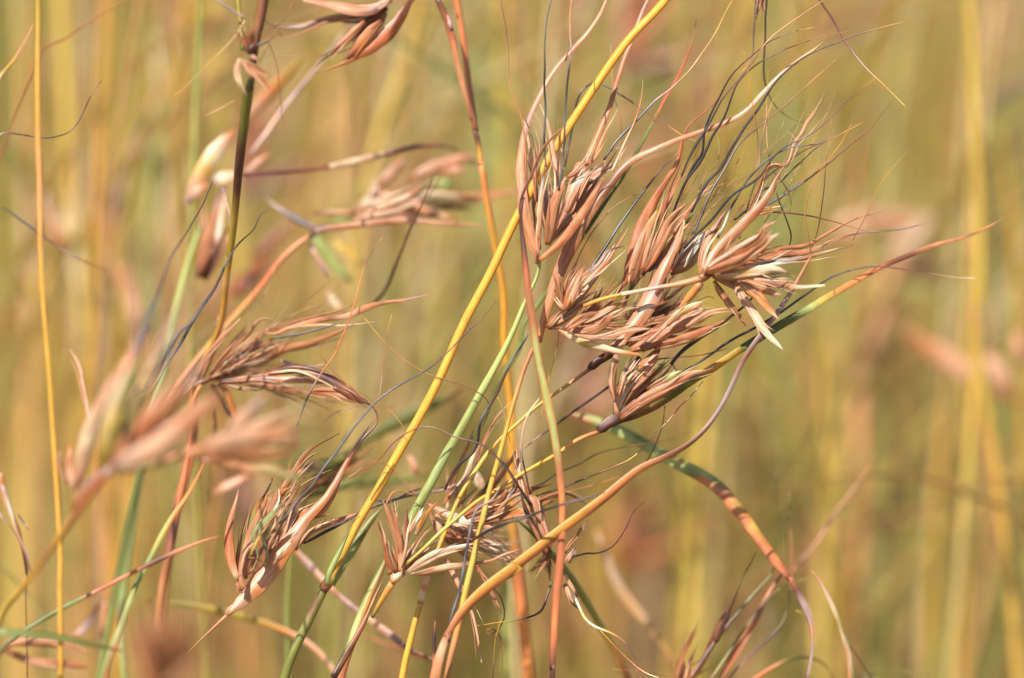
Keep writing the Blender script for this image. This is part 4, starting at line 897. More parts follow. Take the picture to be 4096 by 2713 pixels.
t.add('spikelet', 'A3 1830,480 2000,460 2200,450 B3 0,440 200,450 400,460 650,490', [40, 60, 60, 60, 60, 40, 16], 'DMTMTPTT', 20, 16)
t.add('spikelet', 'B3 150,400 350,360 480,380 650,440 800,520 960,620', [50, 90, 90, 80, 70, 30], 'BDBDBT', 14, 10)
t.add('spikelet', 'B3 500,560 640,560 800,600 960,650', [40, 80, 90, 30], 'TTPT', 10, 10)
t.add('spikelet', 'B3 700,520 820,580 1000,670', [40, 60, 10], 'MBM', 4, 6)
t.add('spikelet', 'A3 1880,500 2060,540 2200,560 B3 100,540', [20, 30, 34, 14], 'MDVV', 18, 16)
t.add('awn', 'B3 260,300 340,320 420,345 500,350 620,330', [34, 26, 20, 12], 'NDHN', 22, 20)
t.add('awn', 'B3 170,110 400,80 600,30 B2 770,1340', [30, 30, 24, 12], 'VHHH', 16, 10)
t.add('spikelet', 'A3 1760,500 1830,600 1900,720 1970,820', [26, 46, 40, 14], 'TNNN', 30, 36)
t.add('spikelet', 'A3 1810,500 1900,560 1950,700 2010,860', [30, 66, 56, 20], 'TOOO', 26, 30)
t.add('spikelet', 'A3 1790,500 1785,680 1800,850 1790,1020', [22, 26, 30, 14], 'TTPT', 30, 34)
t.spray('A3 1740,450', 35, 24, 24, (300, 900), (20, 50), ['TP', 'BT', 'PC', 'TA', 'NT', 'Q'], dd=14)
t.spray('A3 1800,430', 34, 20, 16, (700, 1600), (9, 14), ['NA', 'TA', 'XA', 'DA'], 'bristle', curve=.2, jb=80)
t.spray('A3 1900,470', 4, 12, 14, (500, 1300), (16, 44), ['TP', 'BT', 'DB', 'TA', 'XN', 'Q'], dd=16)
# ---- K12 / K13 front blur
t = Thing('grass_culm', 'large soft focus cream and pink husks right of the slender orange stem', 'grass stem', -85)
t.add('stalk', 'A4 -20,1080 100,920 250,740 400,520 520,360 700,140 A3 650,1530 850,1290 930,1190', [56, 56, 54, 60, 70, 70, 80, 84], 'ZUEEAEARRR', -40, -84, g=1)
t.cluster('A3 860,1280 900,1230 940,1170', 110, 'TNA', -85)
t.add('spathe', 'A3 870,1150 880,900 950,620 1040,380 1130,130', [90, 120, 110, 70, 16], 'UZCCOP', -112, -106, roll=.5)
t.add('spathe', 'A3 860,1150 930,880 1020,560 1130,300 1220,60 A2 1260,1450', [90, 120, 110, 80, 50, 16], 'UUZQXTP', -122, -114, roll=-.5)
t.add('spathe', 'A3 900,1150 1000,800 1080,560 1190,320 1300,80', [80, 100, 90, 60, 14], 'XUXXUA', -104, -96)
t.add('spikelet', 'A3 640,1390 700,1100 740,930 850,680 960,450 1080,270 1200,100', [40, 130, 150, 120, 110, 60, 10], 'TPCPPTP', -60, -66)
t.add('spikelet', 'A3 950,1180 1100,1000 1280,820 1450,640 1620,430 1750,250', [90, 200, 210, 160, 90, 30], 'RTRTTNT', -112, -112)
t.add('spathe', 'A3 960,1180 1200,1100 1400,960 1560,820 1750,660 1850,580', [90, 190, 200, 170, 140, 40], 'NPPPTTA', -122, -124)
t.add('spikelet', 'A3 620,1560 700,1380 850,1260 930,1200', [60, 90, 90, 60], 'TPNN', -70, -80)
t.add('awn', 'A3 1060,430 1120,280 1180,100 1240,-40 A2 1220,1300', [60, 70, 60, 30], 'DHHH', -84, -70)
t.add('awn', 'A3 1200,560 1300,420 1400,230 1500,60 A2 1600,1350', [40, 50, 46, 30], 'HDHH', -30, -16)
t.add('spikelet', 'A3 1130,700 1180,620 1230,560', [30, 40, 30], 'GLG', -30, -30)
t.add('spikelet', 'A3 620,1380 560,1260 575,1120 585,990', [60, 80, 76, 50, 10], 'CPTO', -50, -50)
t.add('spikelet', 'A3 660,1360 750,1000 740,800 700,560 650,320 565,180', [40, 50, 40, 40, 34, 6], 'TTPTTP', -34, -24)
t.add('spikelet', 'A3 830,910 760,780 720,700', [6, 10, 14], 'RTT', -26, -26)
t.add('spikelet', 'A3 560,1330 500,1180 500,1060', [30, 40, 10], 'MRN', -44, -44)
t.spray('A3 900,1180', 62, 12, 12, (700, 1250), (40, 80), ['TP', 'PC', 'NT', 'ZQ', 'XQ'], dd=14, jb=60)
t.spray('A3 1000,700', 62, 10, 12, (700, 1500), (12, 20), ['NH', 'HD', 'TN'], 'bristle', curve=.15, jb=100)
t.spray('A3 980,1180', 36, 9, 10, (600, 1100), (40, 80), ['TP', 'PN', 'NT', 'RT'], dd=14, jb=50)
t.spray('A3 1700,1050', 12, 16, 12, (500, 1100), (40, 80), ['TP', 'PT', 'NT', 'BA', 'PC'], dd=16, jb=60)
t.add('branch', 'A3 1000,1210 1200,1220 1400,1120 1600,1060 1750,1020', [50, 50, 60, 80], 'VVATT', -86, -84)
t.add('spikelet', 'A3 1700,1030 1900,980 2100,930 2290,920 B3 150,930 400,940', [80, 150, 170, 170, 130, 90], 'TPPPTTP', -112, -108)
t.add('spikelet', 'A3 1700,1080 1950,1070 2200,1090 B3 100,1090 300,1080 400,1020', [60, 110, 120, 110, 70, 30], 'TBAAAB', -100, -94)
t.add('spikelet', 'A3 1900,920 2050,780 2200,700 B3 30,640 160,560', [60, 130, 130, 90, 20], 'PPPNT', -94, -96)
t.add('spikelet', 'A3 1650,1120 1900,1150 2150,1220 B3 100,1180 350,1270 480,1300', [40, 80, 80, 90, 80, 20], 'BATQQX', -60, -56)
t.add('spikelet', 'A3 1750,1420 1900,1330 2100,1260', [40, 90, 30], 'TPT', -60, -60)
t.add('awn', 'B3 270,1090 310,1000 330,940', 20, 'HN', -70, -70)
# dark husks in the middle distance behind K7
t = Thing('grass_culm', 'dark brown and olive husks behind the striped pink head', 'grass stem', 46)
t.add('stalk', 'B4 330,1568 300,1100 330,600 380,150 B3 480,1420', [40, 40, 36, 30], 'GGXV', 60, 50, g=1)
t.spray('B3 480,1400', 30, 20, 14, (300, 900), (20, 60), ['MB', 'DV', 'VX', 'BT', 'GX'], dd=16, jb=60)
t.cluster('B3 450,1460 500,1400 540,1360', 70, 'VB', 48)
t.add('spikelet', 'B3 480,1420 560,1300 700,1200 860,1080 940,1000', [60, 130, 150, 110, 30], 'MBMMV', 50, 52)
t.add('spikelet', 'B3 300,1250 450,1200 600,1160 820,1100', [40, 80, 90, 30], 'DMVX', 40, 44)
t.add('leaf', 'B3 900,1000 1060,900 1250,820 1450,720 1600,640 1780,520', [30, 80, 110, 100, 70, 20], 'VVVVVA', 70, 76)
t.add('leaf', 'B3 1060,860 1250,760 1450,680 1700,590', [20, 70, 70, 20], 'GVXX', 78, 80)
t.add('spikelet', 'B3 1330,1090 1370,1180 1390,1260', [40, 76, 50], 'PPT', 60, 60)
t.add('spikelet', 'B3 1880,1240 1910,1310 1940,1380', [50, 80, 40], 'WCP', 40, 40)
t.add('leaf', 'B3 560,1380 800,1330 1060,1300 1300,1300 1500,1260', [40, 90, 90, 60, 30], 'XGVGX', 76, 80)
t.add('spikelet', 'B3 1180,1000 1180,960', 60, 'PT', 66, 66)

# ---- leaves left bottom
t = Thing('leaf_blade', 'narrow green leaf with an orange tip slanting up at bottom left', 'grass leaf', -18)
t.add('leaf', 'A4 850,1568 900,1400 960,1260 1050,1020 1130,800 1220,620 1300,470 1400,280 1500,130 1600,0 A3 1640,1290 1680,1200 1722,1125', [100, 84, 70, 60, 50, 44, 44, 50, 46, 36, 24, 4], 'GGGLGLGGGZLZYOOO', -22, -16, g=1, side='RXTLGLGLLLZOOOOO', roll=.2)
t = Thing('leaf_blade', 'thin leaf crossing the lower left corner, green fading to a tan tip', 'grass leaf', -24)
t.add('leaf', 'A4 -30,1340 0,1310 160,1200 400,1050 620,930 870,812 1000,740 1200,640 1340,570 1400,540 1550,480 1750,400 1850,375', [44, 44, 44, 40, 38, 34, 40, 34, 44, 42, 26, 5], 'VVGGVGGTRTRMMTTTT', -26, -20, g=1, roll=.1)
t = Thing('leaf_blade', 'soft green leaf arching almost level through the bottom left corner', 'grass leaf', -48)
t.add('leaf', 'A4 -40,1175 0,1172 180,1180 350,1195 550,1230 700,1265 880,1310 1040,1345', [56, 60, 58, 56, 50, 40, 10], 'GGVVVVVR', -48, -44, g=0, side='FFGGGVVR')
t = Thing('leaf_blade', 'blurred yellow green leaf curving down behind the dark foot of the yellow stem', 'grass leaf', 60)
t.add('leaf', 'A4 1230,920 1350,940 1600,970 1900,1020 2150,1080 B4 0,1080 160,1130 330,1180 480,1260 600,1340 700,1470 740,1568', [20, 50, 60, 64, 66, 60, 44, 50, 50, 40], 'TXXUUUUEOPTPT', 66, 50)
t = Thing('leaf_blade', 'pinkish twisted dry leaf passing behind the foot of the yellow stem', 'grass leaf', 40)
t.add('leaf', 'B4 380,500 480,610 600,740 750,890 900,1010 1040,1110 1200,1230 1350,1350 1450,1380 1620,1450', [44, 70, 54, 46, 54, 60, 66, 50, 30, 12], 'TNPTNPPNMBM', 44, 30)
t = Thing('leaf_blade', 'thin wavy dry leaf low down, right of the pink twisted one', 'grass leaf', 60)
t.add('leaf', 'B4 900,1180 1050,1250 1200,1320 1400,1380 1600,1440', [16, 24, 30, 30, 10], 'TTBBM', 60, 50)
t = Thing('grass_culm', 'slender orange stem at far left with a faint kink, upright', 'grass stem', -34)
t.add('stalk', 'A4 510,1180 500,900 510,500 490,260 480,0 A3 470,1300 440,800 410,400 390,150 A2 390,1500 360,1150 340,800 335,300 330,0 A1 318,1300 315,700 318,-30', [46, 46, 46, 50, 50, 50, 48, 44, 42, 40], 'EEEEOOEEUEEEEE', -36, -32, g=1, top=[(0, 0, .05)])
t = Thing('leaf_blade', 'pale green twisted leaf glinting in the bottom left corner', 'grass leaf', 70)
t.add('leaf', 'A4 450,1568 440,1300 420,1160 350,1030 270,910 210,840 120,740 50,650 0,600', [70, 70, 60, 80, 90, 50, 80, 84, 40], 'GGLLFLFGF', 80, 76, g=1, twist=2.0)
t = Thing('grass_culm', 'short pink head lying level in the bottom left corner', 'grass stem', 40)
t.add('stalk', 'A4 -60,1480 -20,1400 0,1340', [40, 40, 30], 'AA', 40, 40, g=1)
t.cluster('A4 -10,1340 30,1320 80,1290', 50, 'BT', 40)
t.add('spikelet', 'A4 10,1320 130,1250 260,1160', [40, 80, 60, 10], 'TPTP', 40, 44)
t.add('spikelet', 'A4 60,1290 250,1260 450,1270 620,1310 740,1350', [30, 80, 90, 60, 10], 'TPTTP', 36, 40)
t.add('spikelet', 'A4 0,1330 120,1370 250,1430 500,1460 740,1480', [20, 60, 80, 90, 20], 'BTPTTO', 44, 50)
t.add('spikelet', 'A4 860,1240 900,1100 880,1000 860,880', [60, 96, 70, 20], 'MTTA', 70, 70)
t.add('spikelet', 'A4 600,1240 700,1160 780,1060 830,940', [40, 70, 60, 20], 'TNMM', 66, 70)
t = Thing('awn_tuft', 'dark kinked bristles bending down at the left edge with white glints', 'grass awn', -20)
t.add('awn', 'A4 220,980 220,800 235,700 180,430 130,260 80,180 40,60 A3 0,1240', [10, 12, 24, 34, 44, 60, 60], 'DDDMBPTT', -22, -30, g=1)
t.add('awn', 'A4 220,700 200,560 170,430 100,320 30,240 -10,190', [16, 18, 16, 20, 30], 'BDBQN', -22, -26)
t.add('awn', 'A4 260,700 230,550 200,470 140,350 100,200 60,60 20,-40', [14, 22, 24, 30, 40], 'DNPWN', -24, -30)  # white glint painted into the awn colour
t.add('awn', 'A4 240,330 180,240 150,200', [10, 24, 20], 'BWN', -22, -22)  # glint painted in white here too
t = Thing('leaf_blade', 'long arching leaf curving down at right, green above and brick red below', 'grass leaf', 26)
t.add('leaf', 'C3 580,740 700,760 900,840 1100,930 1300,1050 1500,1160 1700,1260 1860,1370 1960,1480 C4 1880,60 2050,220 2170,400 2290,570 D4 180,530 270,660 340,740', [40, 80, 100, 104, 104, 110, 114, 112, 112, 100, 96, 80, 50], 'AXLGLGLLZLLGTZOZOORM', 34, 22, side='ATGLLLLLLGRTRORORRRM', roll=.3, bands=.5)
t.add('leaf', 'D4 330,720 390,830 440,920 490,1020 520,1130 530,1250 515,1400 480,1568', [50, 56, 60, 40, 26, 24, 24], 'RMNNTNNN', 22, 20)
t = Thing('leaf_blade', 'cream coloured narrow leaf curving down beside the arching one at lower right', 'grass leaf', 20)
t.add('leaf', 'D4 850,1568 835,1400 790,1230 745,1110 700,980 640,850 580,740 510,668', [60, 46, 50, 36, 40, 40, 30, 5], 'TPTCZCCPT', 24, 18, g=1, side='XCXCPP')
# ---- bottom right awned head
t = Thing('grass_culm', 'low dark bristly head sending thin awns up from the bottom edge right of centre', 'grass stem', 30)
t.add('stalk', 'C4 1500,1800 1480,1700 1470,1620', [40, 40, 50], 'AAT', 30, 30, g=1)
t.cluster('C4 1470,1640 1490,1590 1520,1540', 70, 'TB', 30)
t.add('spikelet', 'C4 1460,1600 1500,1450 1560,1300 1620,1180 1665,1080', [60, 56, 30, 24, 6], 'TTABX', 28, 24)
t.add('spikelet', 'C4 1540,1620 1570,1500 1600,1410', [60, 50, 8], 'BAB', 28, 28)
t.add('spikelet', 'C4 1590,1600 1680,1440 1790,1230 1850,1080 1900,980', [60, 60, 60, 50, 20], 'ABABM', 30, 28)
t.add('awn', 'C4 1800,1260 1880,1100 1920,1000 1980,860 2030,720 2090,620 2140,510', [60, 50, 24, 20, 18, 8], 'MDDDVDB', 26, 20)
t.add('awn', 'C4 1580,1580 1680,1440 1800,1260 1900,1130 2050,950 2200,780 2290,690 D4 100,580 200,640', [50, 44, 34, 30, 26, 16], 'BDMDVVV', 26, 30)
t.add('awn', 'C4 1750,1600 1850,1450 2000,1230 2100,1080 2200,970 2290,890 D4 120,880 230,830 320,790 430,745 520,735', [24, 28, 26, 26, 24, 20, 10], 'BXVVVDDXXX', 28, 34)
t.add('leaf', 'C4 1830,1600 1960,1370 2070,1180 2160,1040 2260,930 D4 60,930 170,820 230,740 330,620', [30, 60, 70, 60, 40, 26, 8], 'BRRTRTTBV', 30, 34)
t.add('awn', 'C4 1900,1600 2000,1470 2150,1330 2290,1200 D4 80,1300 200,1200 290,1080 330,900 345,760 D4 350,500 330,200 325,0', [24, 24, 24, 22, 18, 14, 8], 'BBDDVBBAVX', 32, 40)
t.add('awn', 'C4 2100,1600 2290,1480 D4 100,1520 200,1470 300,1420 400,1388 480,1390 600,1430 700,1568', [40, 40, 28, 20, 16], 'RRTVDDVU', 34, 44)
t.add('bristle', 'D4 250,660 340,300 240,400 235,200 215,0 D3 230,1200', [10, 12, 12], 'VXV', 60, 60)
t.add('bristle', 'D4 340,690 420,590 540,470 640,300 720,180 860,0 D3 1000,1180', [34, 30, 30, 26, 20, 10], 'TMTMTTT', 64, 70)
t.add('bristle', 'D4 380,1000 560,1080 700,1170 820,1280 900,1390 960,1480 1020,1568', [10, 12, 14, 14], 'UUDD', 30, 30)
t.add('bristle', 'D4 900,1568 1050,1530 1200,1505 1350,1515 1500,1555', [24, 24, 20, 12], 'DVXX', 54, 60)
t.spray('C4 1500,1600', 62, 24, 10, (150, 420), (14, 30), ['BT', 'DB', 'MT'], dd=9, jb=60)
# thin single awns left upper
t = Thing('loose_awn', 'long thin bristle looping across the upper left corner', 'grass awn', -10)
t.add('awn', 'A1 -20,1100 60,1110 200,1130 300,1150 420,1155 520,1130 600,1100 650,1040 700,930 760,800 800,730 850,680', [16, 16, 14, 12, 8], 'NDHDDDMM', -14, -10, g=1)
t = Thing('loose_awn', 'fine brown bristle slanting up through the top left behind the slender stem', 'grass awn', 30)
t.add('awn', 'A1 340,430 500,350 640,260 800,150 1050,0 1150,-60', [20, 18, 16, 12], 'BBAA', 40, 30, g=1)
t = Thing('loose_awn', 'pale curved bristle at the extreme top left edge', 'grass awn', -20)
t.add('awn', 'A1 -20,650 40,590 110,520 180,400 230,300 280,200', [34, 26, 22, 14, 6], 'QETTT', -26, -20, g=1)
t = Thing('loose_awn', 'lilac bristle sloping down from the left edge beneath the slender stem', 'grass awn', 30)
t.add('awn', 'A2 -20,350 100,430 220,510 300,580 400,640 480,700 560,760 700,830 900,900', [22, 22, 22, 20, 10], 'VHHMNBB', 30, 40, g=1)
# ================================================================== blurred stems and heads further back
BK = [
 # name, label, path (bottom -> top), widths, colours, depth mm
 ('STEM', 'broad pale yellow blurred stem near the top left corner', 'F 205,900 165,450 140,0 138,-60', [60, 110, 120], 'EZCEZZZ', 230),
 ('STEM', 'ochre blurred stem just right of the pale yellow one at top left', 'F 230,1000 215,600 235,300 250,-40', [70, 80, 80], 'OEEOEO', 200),
 ('STEM', 'mauve brown blurred stem between the yellow and ochre ones at top left', 'F 175,900 190,500 195,250 205,-40', [60, 60, 70], 'ANMNBNM', 260),
 ('STEM', 'thin brown blurred stem leaning right in the upper left quarter', 'F 215,1300 235,600 270,300 330,-40', [40, 40, 34], 'BBAA', 120),
 ('STEM', 'wide golden blurred stem left of the dark knobbly one', 'F 270,1300 290,700 390,350 440,-40', [110, 120, 110], 'EOEQEEE', 260),
 ('leaf_blade', 'soft pink blurred leaf tip pointing up at upper left', 'F 240,700 290,380 350,250 395,150', [60, 90, 70, 16], 'NTNPP', 210),
 ('leaf_blade', 'soft lime blurred leaf behind the pink leaf tip at upper left', 'F 380,1000 340,600 360,350 420,120', [70, 100, 90, 20], 'XGGLG', 230),
 ('STEM', 'tan blurred stem behind the upper left, leaning right', 'F 290,1300 350,500 480,150 520,-40', [90, 100, 80], 'QTQTQ', 300),
 ('STEM', 'vivid olive blurred stem beside the dark one at the top left', 'F 440,800 450,300 460,80 465,-40', [40, 60, 60], 'XVGGV', 90),
 ('STEM', 'broad straw blurred stem crossing above the knobbly joint', 'F 600,900 520,300 490,60 480,-60', [110, 130, 130], 'QZQZZ', 260),
 ('STEM', 'yellow blurred stem leaning right at the upper middle left', 'F 780,1300 830,550 880,300 950,100 970,-60', [90, 90, 80], 'XUZZZE', 210),
 ('STEM', 'broad beige pink blurred stem behind the drooping red head', 'F 740,1500 770,800 780,300 820,-60', [240, 240, 220], 'QXAQTX', 520),
 ('STEM', 'brown blurred stem crossing beneath the level branch at upper left', 'F 620,900 700,480 800,300', [180, 170, 120], 'BATA', 420),
 ('STEM', 'pale green blurred stem right of the reddish stem at top centre', 'F 1110,900 1120,300 1110,-60', [180, 170, 160], 'XGLFLG', 380),
 ('STEM', 'yellow blurred stem right of the pale green one at top centre', 'F 1190,900 1170,300 1160,-60', [110, 120, 110], 'QZZZE', 300),
 ('STEM', 'mustard blurred stem between the reddish stem and the yellow leaner', 'F 1010,900 1040,350 1010,-60', [130, 130, 120], 'XUUVU', 360),
 ('STEM', 'ochre blurred stem behind the top middle head', 'F 1230,1100 1260,300 1270,-60', [170, 170, 150], 'EUOEX', 420),
 ('STEM', 'sage blurred stem behind the gap right of the yellow stem', 'F 1430,1300 1420,500 1400,100 1420,-60', [200, 190, 170], 'XGFGX', 480),
 ('STEM', 'mauve tan blurred stem behind the long pink beaks at top', 'F 1540,1300 1540,500 1560,-60', [200, 190, 170], 'ATNTB', 520),
 ('STEM', 'pale lemon blurred stem behind the hanging black awns', 'F 1650,1300 1720,500 1730,200 1750,-60', [100, 110, 110], 'QQXZZZZ', 300),
 ('STEM', 'sage blurred stem right of the hanging black awns', 'F 1820,1300 1800,500 1800,-60', [170, 170, 150], 'XGGFG', 440),
 ('STEM', 'peach blurred stem at the top behind the crossing awns', 'F 1950,900 1900,400 1850,-60', [150, 150, 130], 'EXAQAE', 500),
 ('STEM', 'soft green blurred stem behind the awn tips at upper right', 'F 1930,1300 2020,650 2060,300 2130,-60', [70, 110, 90], 'XGUXLXG', 340),
 ('STEM', 'red tinged blurred stem at the mid right behind the awns', 'F 2000,900 1990,420 2000,330', [60, 90, 50], 'BRRTB', 300),
 ('STEM', 'dark olive blurred stem at the upper right', 'F 2160,1300 2130,500 2150,-60', [170, 160, 160], 'XBXVB', 480),
 ('STEM', 'golden blurred stem standing tall near the right edge', 'F 2220,1300 2265,700 2255,300 2240,-60', [90, 96, 90], 'QZEZEZE', 180),
 ('STEM', 'tan blurred stem leaning against the golden one at the right', 'F 2250,500 2280,200 2310,-60', [70, 80, 70], 'EQAT', 240),
 ('STEM', 'ochre blurred stem at the right edge below the mauve blade', 'F 2365,900 2340,500 2310,300', [70, 80, 40], 'EEEU', 240),
 ('leaf_blade', 'mauve blurred blade sloping up to the right edge', 'F 2240,340 2300,230 2400,170', [60, 90, 90], 'XNNN', 260),
 ('STEM', 'orange yellow blurred stem leaning out of the bottom right corner', 'F 2360,1650 2330,1300 2290,1000 2265,850 2262,700', [110, 110, 100, 60], 'ZEEEEUA', 170),
 ('STEM', 'pale tan blurred stem, thin and upright, inside the lower right', 'F 2140,1650 2165,1200 2190,900 2195,800', [80, 80, 60], 'QEUEQ', 260),
 ('STEM', 'bright yellow blurred stem rising in the lower middle right', 'F 1590,1650 1610,1200 1640,900 1660,500', [100, 110, 90], 'ZZZEZEZE', 260),
 ('STEM', 'golden blurred stem behind the cream narrow leaf at lower right', 'F 1890,1650 1900,1300 1930,1000 1960,700', [110, 100, 70], 'ZZEEUE', 260),
 ('STEM', 'green blurred stem in the lower right quarter', 'F 1990,1650 2010,1200 2000,900 1980,700', [190, 180, 150], 'XGGXL', 480),
 ('STEM', 'beige blurred stem between the green ones at lower right', 'F 2080,1650 2090,1300 2070,900', [150, 150, 130], 'QAQXX', 520),
 ('STEM', 'dark green blurred stem at the right edge lower down', 'F 2400,1650 2350,1200 2340,900 2330,700', [150, 150, 140], 'BVVVG', 380),
 ('STEM', 'mauve brown blurred stem behind the arching leaf at lower right', 'F 1740,1650 1750,1200 1760,900', [190, 180, 150], 'TNBBQ', 480),
 ('STEM', 'straw blurred stem below the right hand heads', 'F 1500,1650 1520,1200 1500,900 1480,700', [180, 170, 150], 'BNTXQ', 460),
 ('STEM', 'olive gold blurred stem right of the orange arching leaf', 'F 1420,1650 1400,1200 1390,900', [170, 160, 150], 'UTEUE', 420),
 ('leaf_blade', 'rosy blurred leaf curling down through the lower middle', 'F 1530,1480 1450,1400 1400,1290 1375,1220', [40, 100, 80, 30], 'TPTNPT', 90),
 ('STEM', 'green blurred stem left of the bottom centre heads', 'F 640,1650 660,1250 700,1000 700,800', [130, 130, 110], 'GXGFX', 400),
 ('STEM', 'brown blurred stem behind the striped pink head', 'F 600,1650 590,1250 560,900', [130, 130, 110], 'ABQAQ', 420),
 ('STEM', 'olive tan blurred stem behind the yellow stem low down', 'F 820,1650 830,1250 850,900 870,650', [170, 170, 150], 'QXQXG', 460),
 ('STEM', 'sage blurred stem behind the green culm low down', 'F 980,1650 980,1300 990,900 900,600', [180, 170, 160], 'GXXGG', 500),
 ('STEM', 'light green blurred stem behind the bleached dead head', 'F 1170,1650 1175,1200 1190,1000', [70, 70, 60], 'GLGLX', 110),
 ('STEM', 'golden blurred stem filling the left edge low down', 'F 40,1650 50,1200 80,800 100,600', [130, 130, 120], 'EUUEE', 320),
 ('STEM', 'ochre blurred stem beside the slender orange one on the left', 'F 210,1300 190,900 160,600', [150, 140, 120], 'AEEEP', 300),
 ('STEM', 'olive blurred stem in the lower left between thin leaves', 'F 330,1650 310,1250 340,800', [110, 110, 90], 'XXUUE', 340),
 ('STEM', 'greenish blurred stem at the very left edge', 'F -20,1300 10,700 20,300 30,-60', [70, 80, 70], 'BAXGVG', 260),
 ('STEM', 'tan blurred stem at the very top left corner', 'F 70,800 60,300 50,-60', [80, 80, 80], 'TNAEQ', 300),
 ('STEM', 'yellow green blurred stem in the lower left with a mauve foot', 'F 160,1650 170,1200 200,950 210,700', [110, 110, 90], 'NTXLZE', 380),
 ('STEM', 'peach blurred stem behind the soft focus husks lower left', 'F 480,1650 450,1200 470,800 420,500', [120, 120, 110], 'AQTQQ', 460),
]
for nm, lb, p_, w_, c_, d_ in BK:
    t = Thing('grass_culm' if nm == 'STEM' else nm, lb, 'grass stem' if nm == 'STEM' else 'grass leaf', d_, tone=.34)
    t.add('stalk' if nm == 'STEM' else 'leaf', p_, w_, c_, d_, d_ + rnd.uniform(-20, 20), g=1)

# far heads
t = Thing('grass_culm', 'large peach blurred head bent like a V at the right, behind the leaf tip', 'grass stem', 260)
t.add('stalk', 'D4 800,1568 880,800 950,200 D3 900,700 950,300 D2 1090,1300 1180,950', [80, 90, 110, 130], 'AATTPT', 300, 300, g=1)
t.cluster('D2 1180,960 1250,850 1350,700', 130, 'TP', 300)
t.add('spikelet', 'D2 1200,900 1350,700 1450,560 1500,450', [160, 240, 200, 80], 'PPCCP', 300, 300)
t.add('spikelet', 'D2 1480,520 1250,530 1050,480 850,520 700,600', [110, 210, 220, 150, 50], 'PPTPPT', 300, 300)
t.add('spikelet', 'D2 950,720 1060,680 1180,640', [70, 130, 60], 'GLG', 300, 300)
t.add('spikelet', 'D2 1280,860 1450,900 1600,930', [160, 280, 160], 'PPCP', 310, 310)
t = Thing('grass_culm', 'rosy blurred head drooping at the right edge of the picture', 'grass stem', 210, tone=.1)
t.add('stalk', 'D4 1800,1568 1990,900 D3 1990,1400 1960,900 1960,500', [60, 60, 70, 70], 'AAAAA', 212, 210, g=1)
t.cluster('D3 1960,600 1960,500 1930,450', 80, 'RT', 210)
t.add('spikelet', 'D3 1930,470 1780,380 1600,260 1400,120 1240,20', [110, 190, 190, 140, 40], 'PPPTAA', 210, 210)
t.add('spikelet', 'D3 2190,540 2120,440 2050,340 1970,240', [80, 190, 180, 70], 'PPPPT', 200, 200)
t.add('spikelet', 'D3 2240,650 2140,580 2040,520', [50, 90, 50], 'RBR', 214, 214)
t.add('spikelet', 'D3 2300,330 2230,200 2150,50 D2 2200,1400', [60, 150, 120, 30], 'PPTT', 190, 190)
t = Thing('grass_culm', 'dark russet blurred head behind the slanting orange stem', 'grass stem', 120)
t.add('stalk', 'A4 1700,1568 1720,700 A3 1850,1300 1800,500 A2 1880,1300 1920,1120', [40, 40, 36], 'XAAB', 130, 120, g=1)
t.cluster('A2 1930,1110 1970,1060 2030,1000', 100, 'RM', 120)
t.add('spikelet', 'A2 1940,1090 2050,1010 2180,920 B2 20,900 200,760', [90, 160, 150, 120, 40], 'RRMBAA', 120, 130)
t.add('spikelet', 'A2 2000,1080 2150,1000 B2 0,950', [60, 130, 60], 'RMB', 116, 116)
t.add('spikelet', 'B2 0,820 150,680 330,520 480,380', [60, 110, 80, 30], 'BBAE', 150, 150)
t = Thing('grass_culm', 'rosy blurred husks behind the slender orange stem on the left', 'grass stem', 190)
t.add('stalk', 'A3 1100,1568 1200,700 A3 1180,200 A2 1050,900', [60, 60, 60], 'EET', 200, 195, g=1)
t.cluster('A2 1150,1400 1130,1250 1100,1150', 80, 'TP', 190)
t.add('spikelet', 'A2 1180,1450 1120,1200 1050,1000 950,850', [60, 130, 120, 40], 'NPPTT', 190, 190)
t.add('spikelet', 'A2 540,740 440,500 400,330 380,250', [60, 120, 120, 40], 'ATPPN', 180, 180)
t.add('spikelet', 'A2 560,700 530,500 520,350 500,250', [50, 90, 90, 40], 'AZCZE', 200, 200)
t.add('spikelet', 'A2 860,700 900,400 960,150 1000,0', [60, 90, 90, 40], 'EONNB', 220, 220)
t = Thing('grass_culm', 'brown seed head far out of focus close to the lens at the bottom left', 'grass stem', -220)
t.add('stalk', 'A4 1360,2000 1355,1900 1350,1800', [50, 50, 60], 'AA', -220, -220, g=1)
t.cluster('A4 1350,1840 1350,1750 1350,1680', 130, 'AB', -220)
t.spray('A4 1350,1740', 92, 26, 34, (520, 900), (110, 170), ['ATA', 'RTA', 'BAT', 'AB'], dd=20, jb=70, curve=.25)

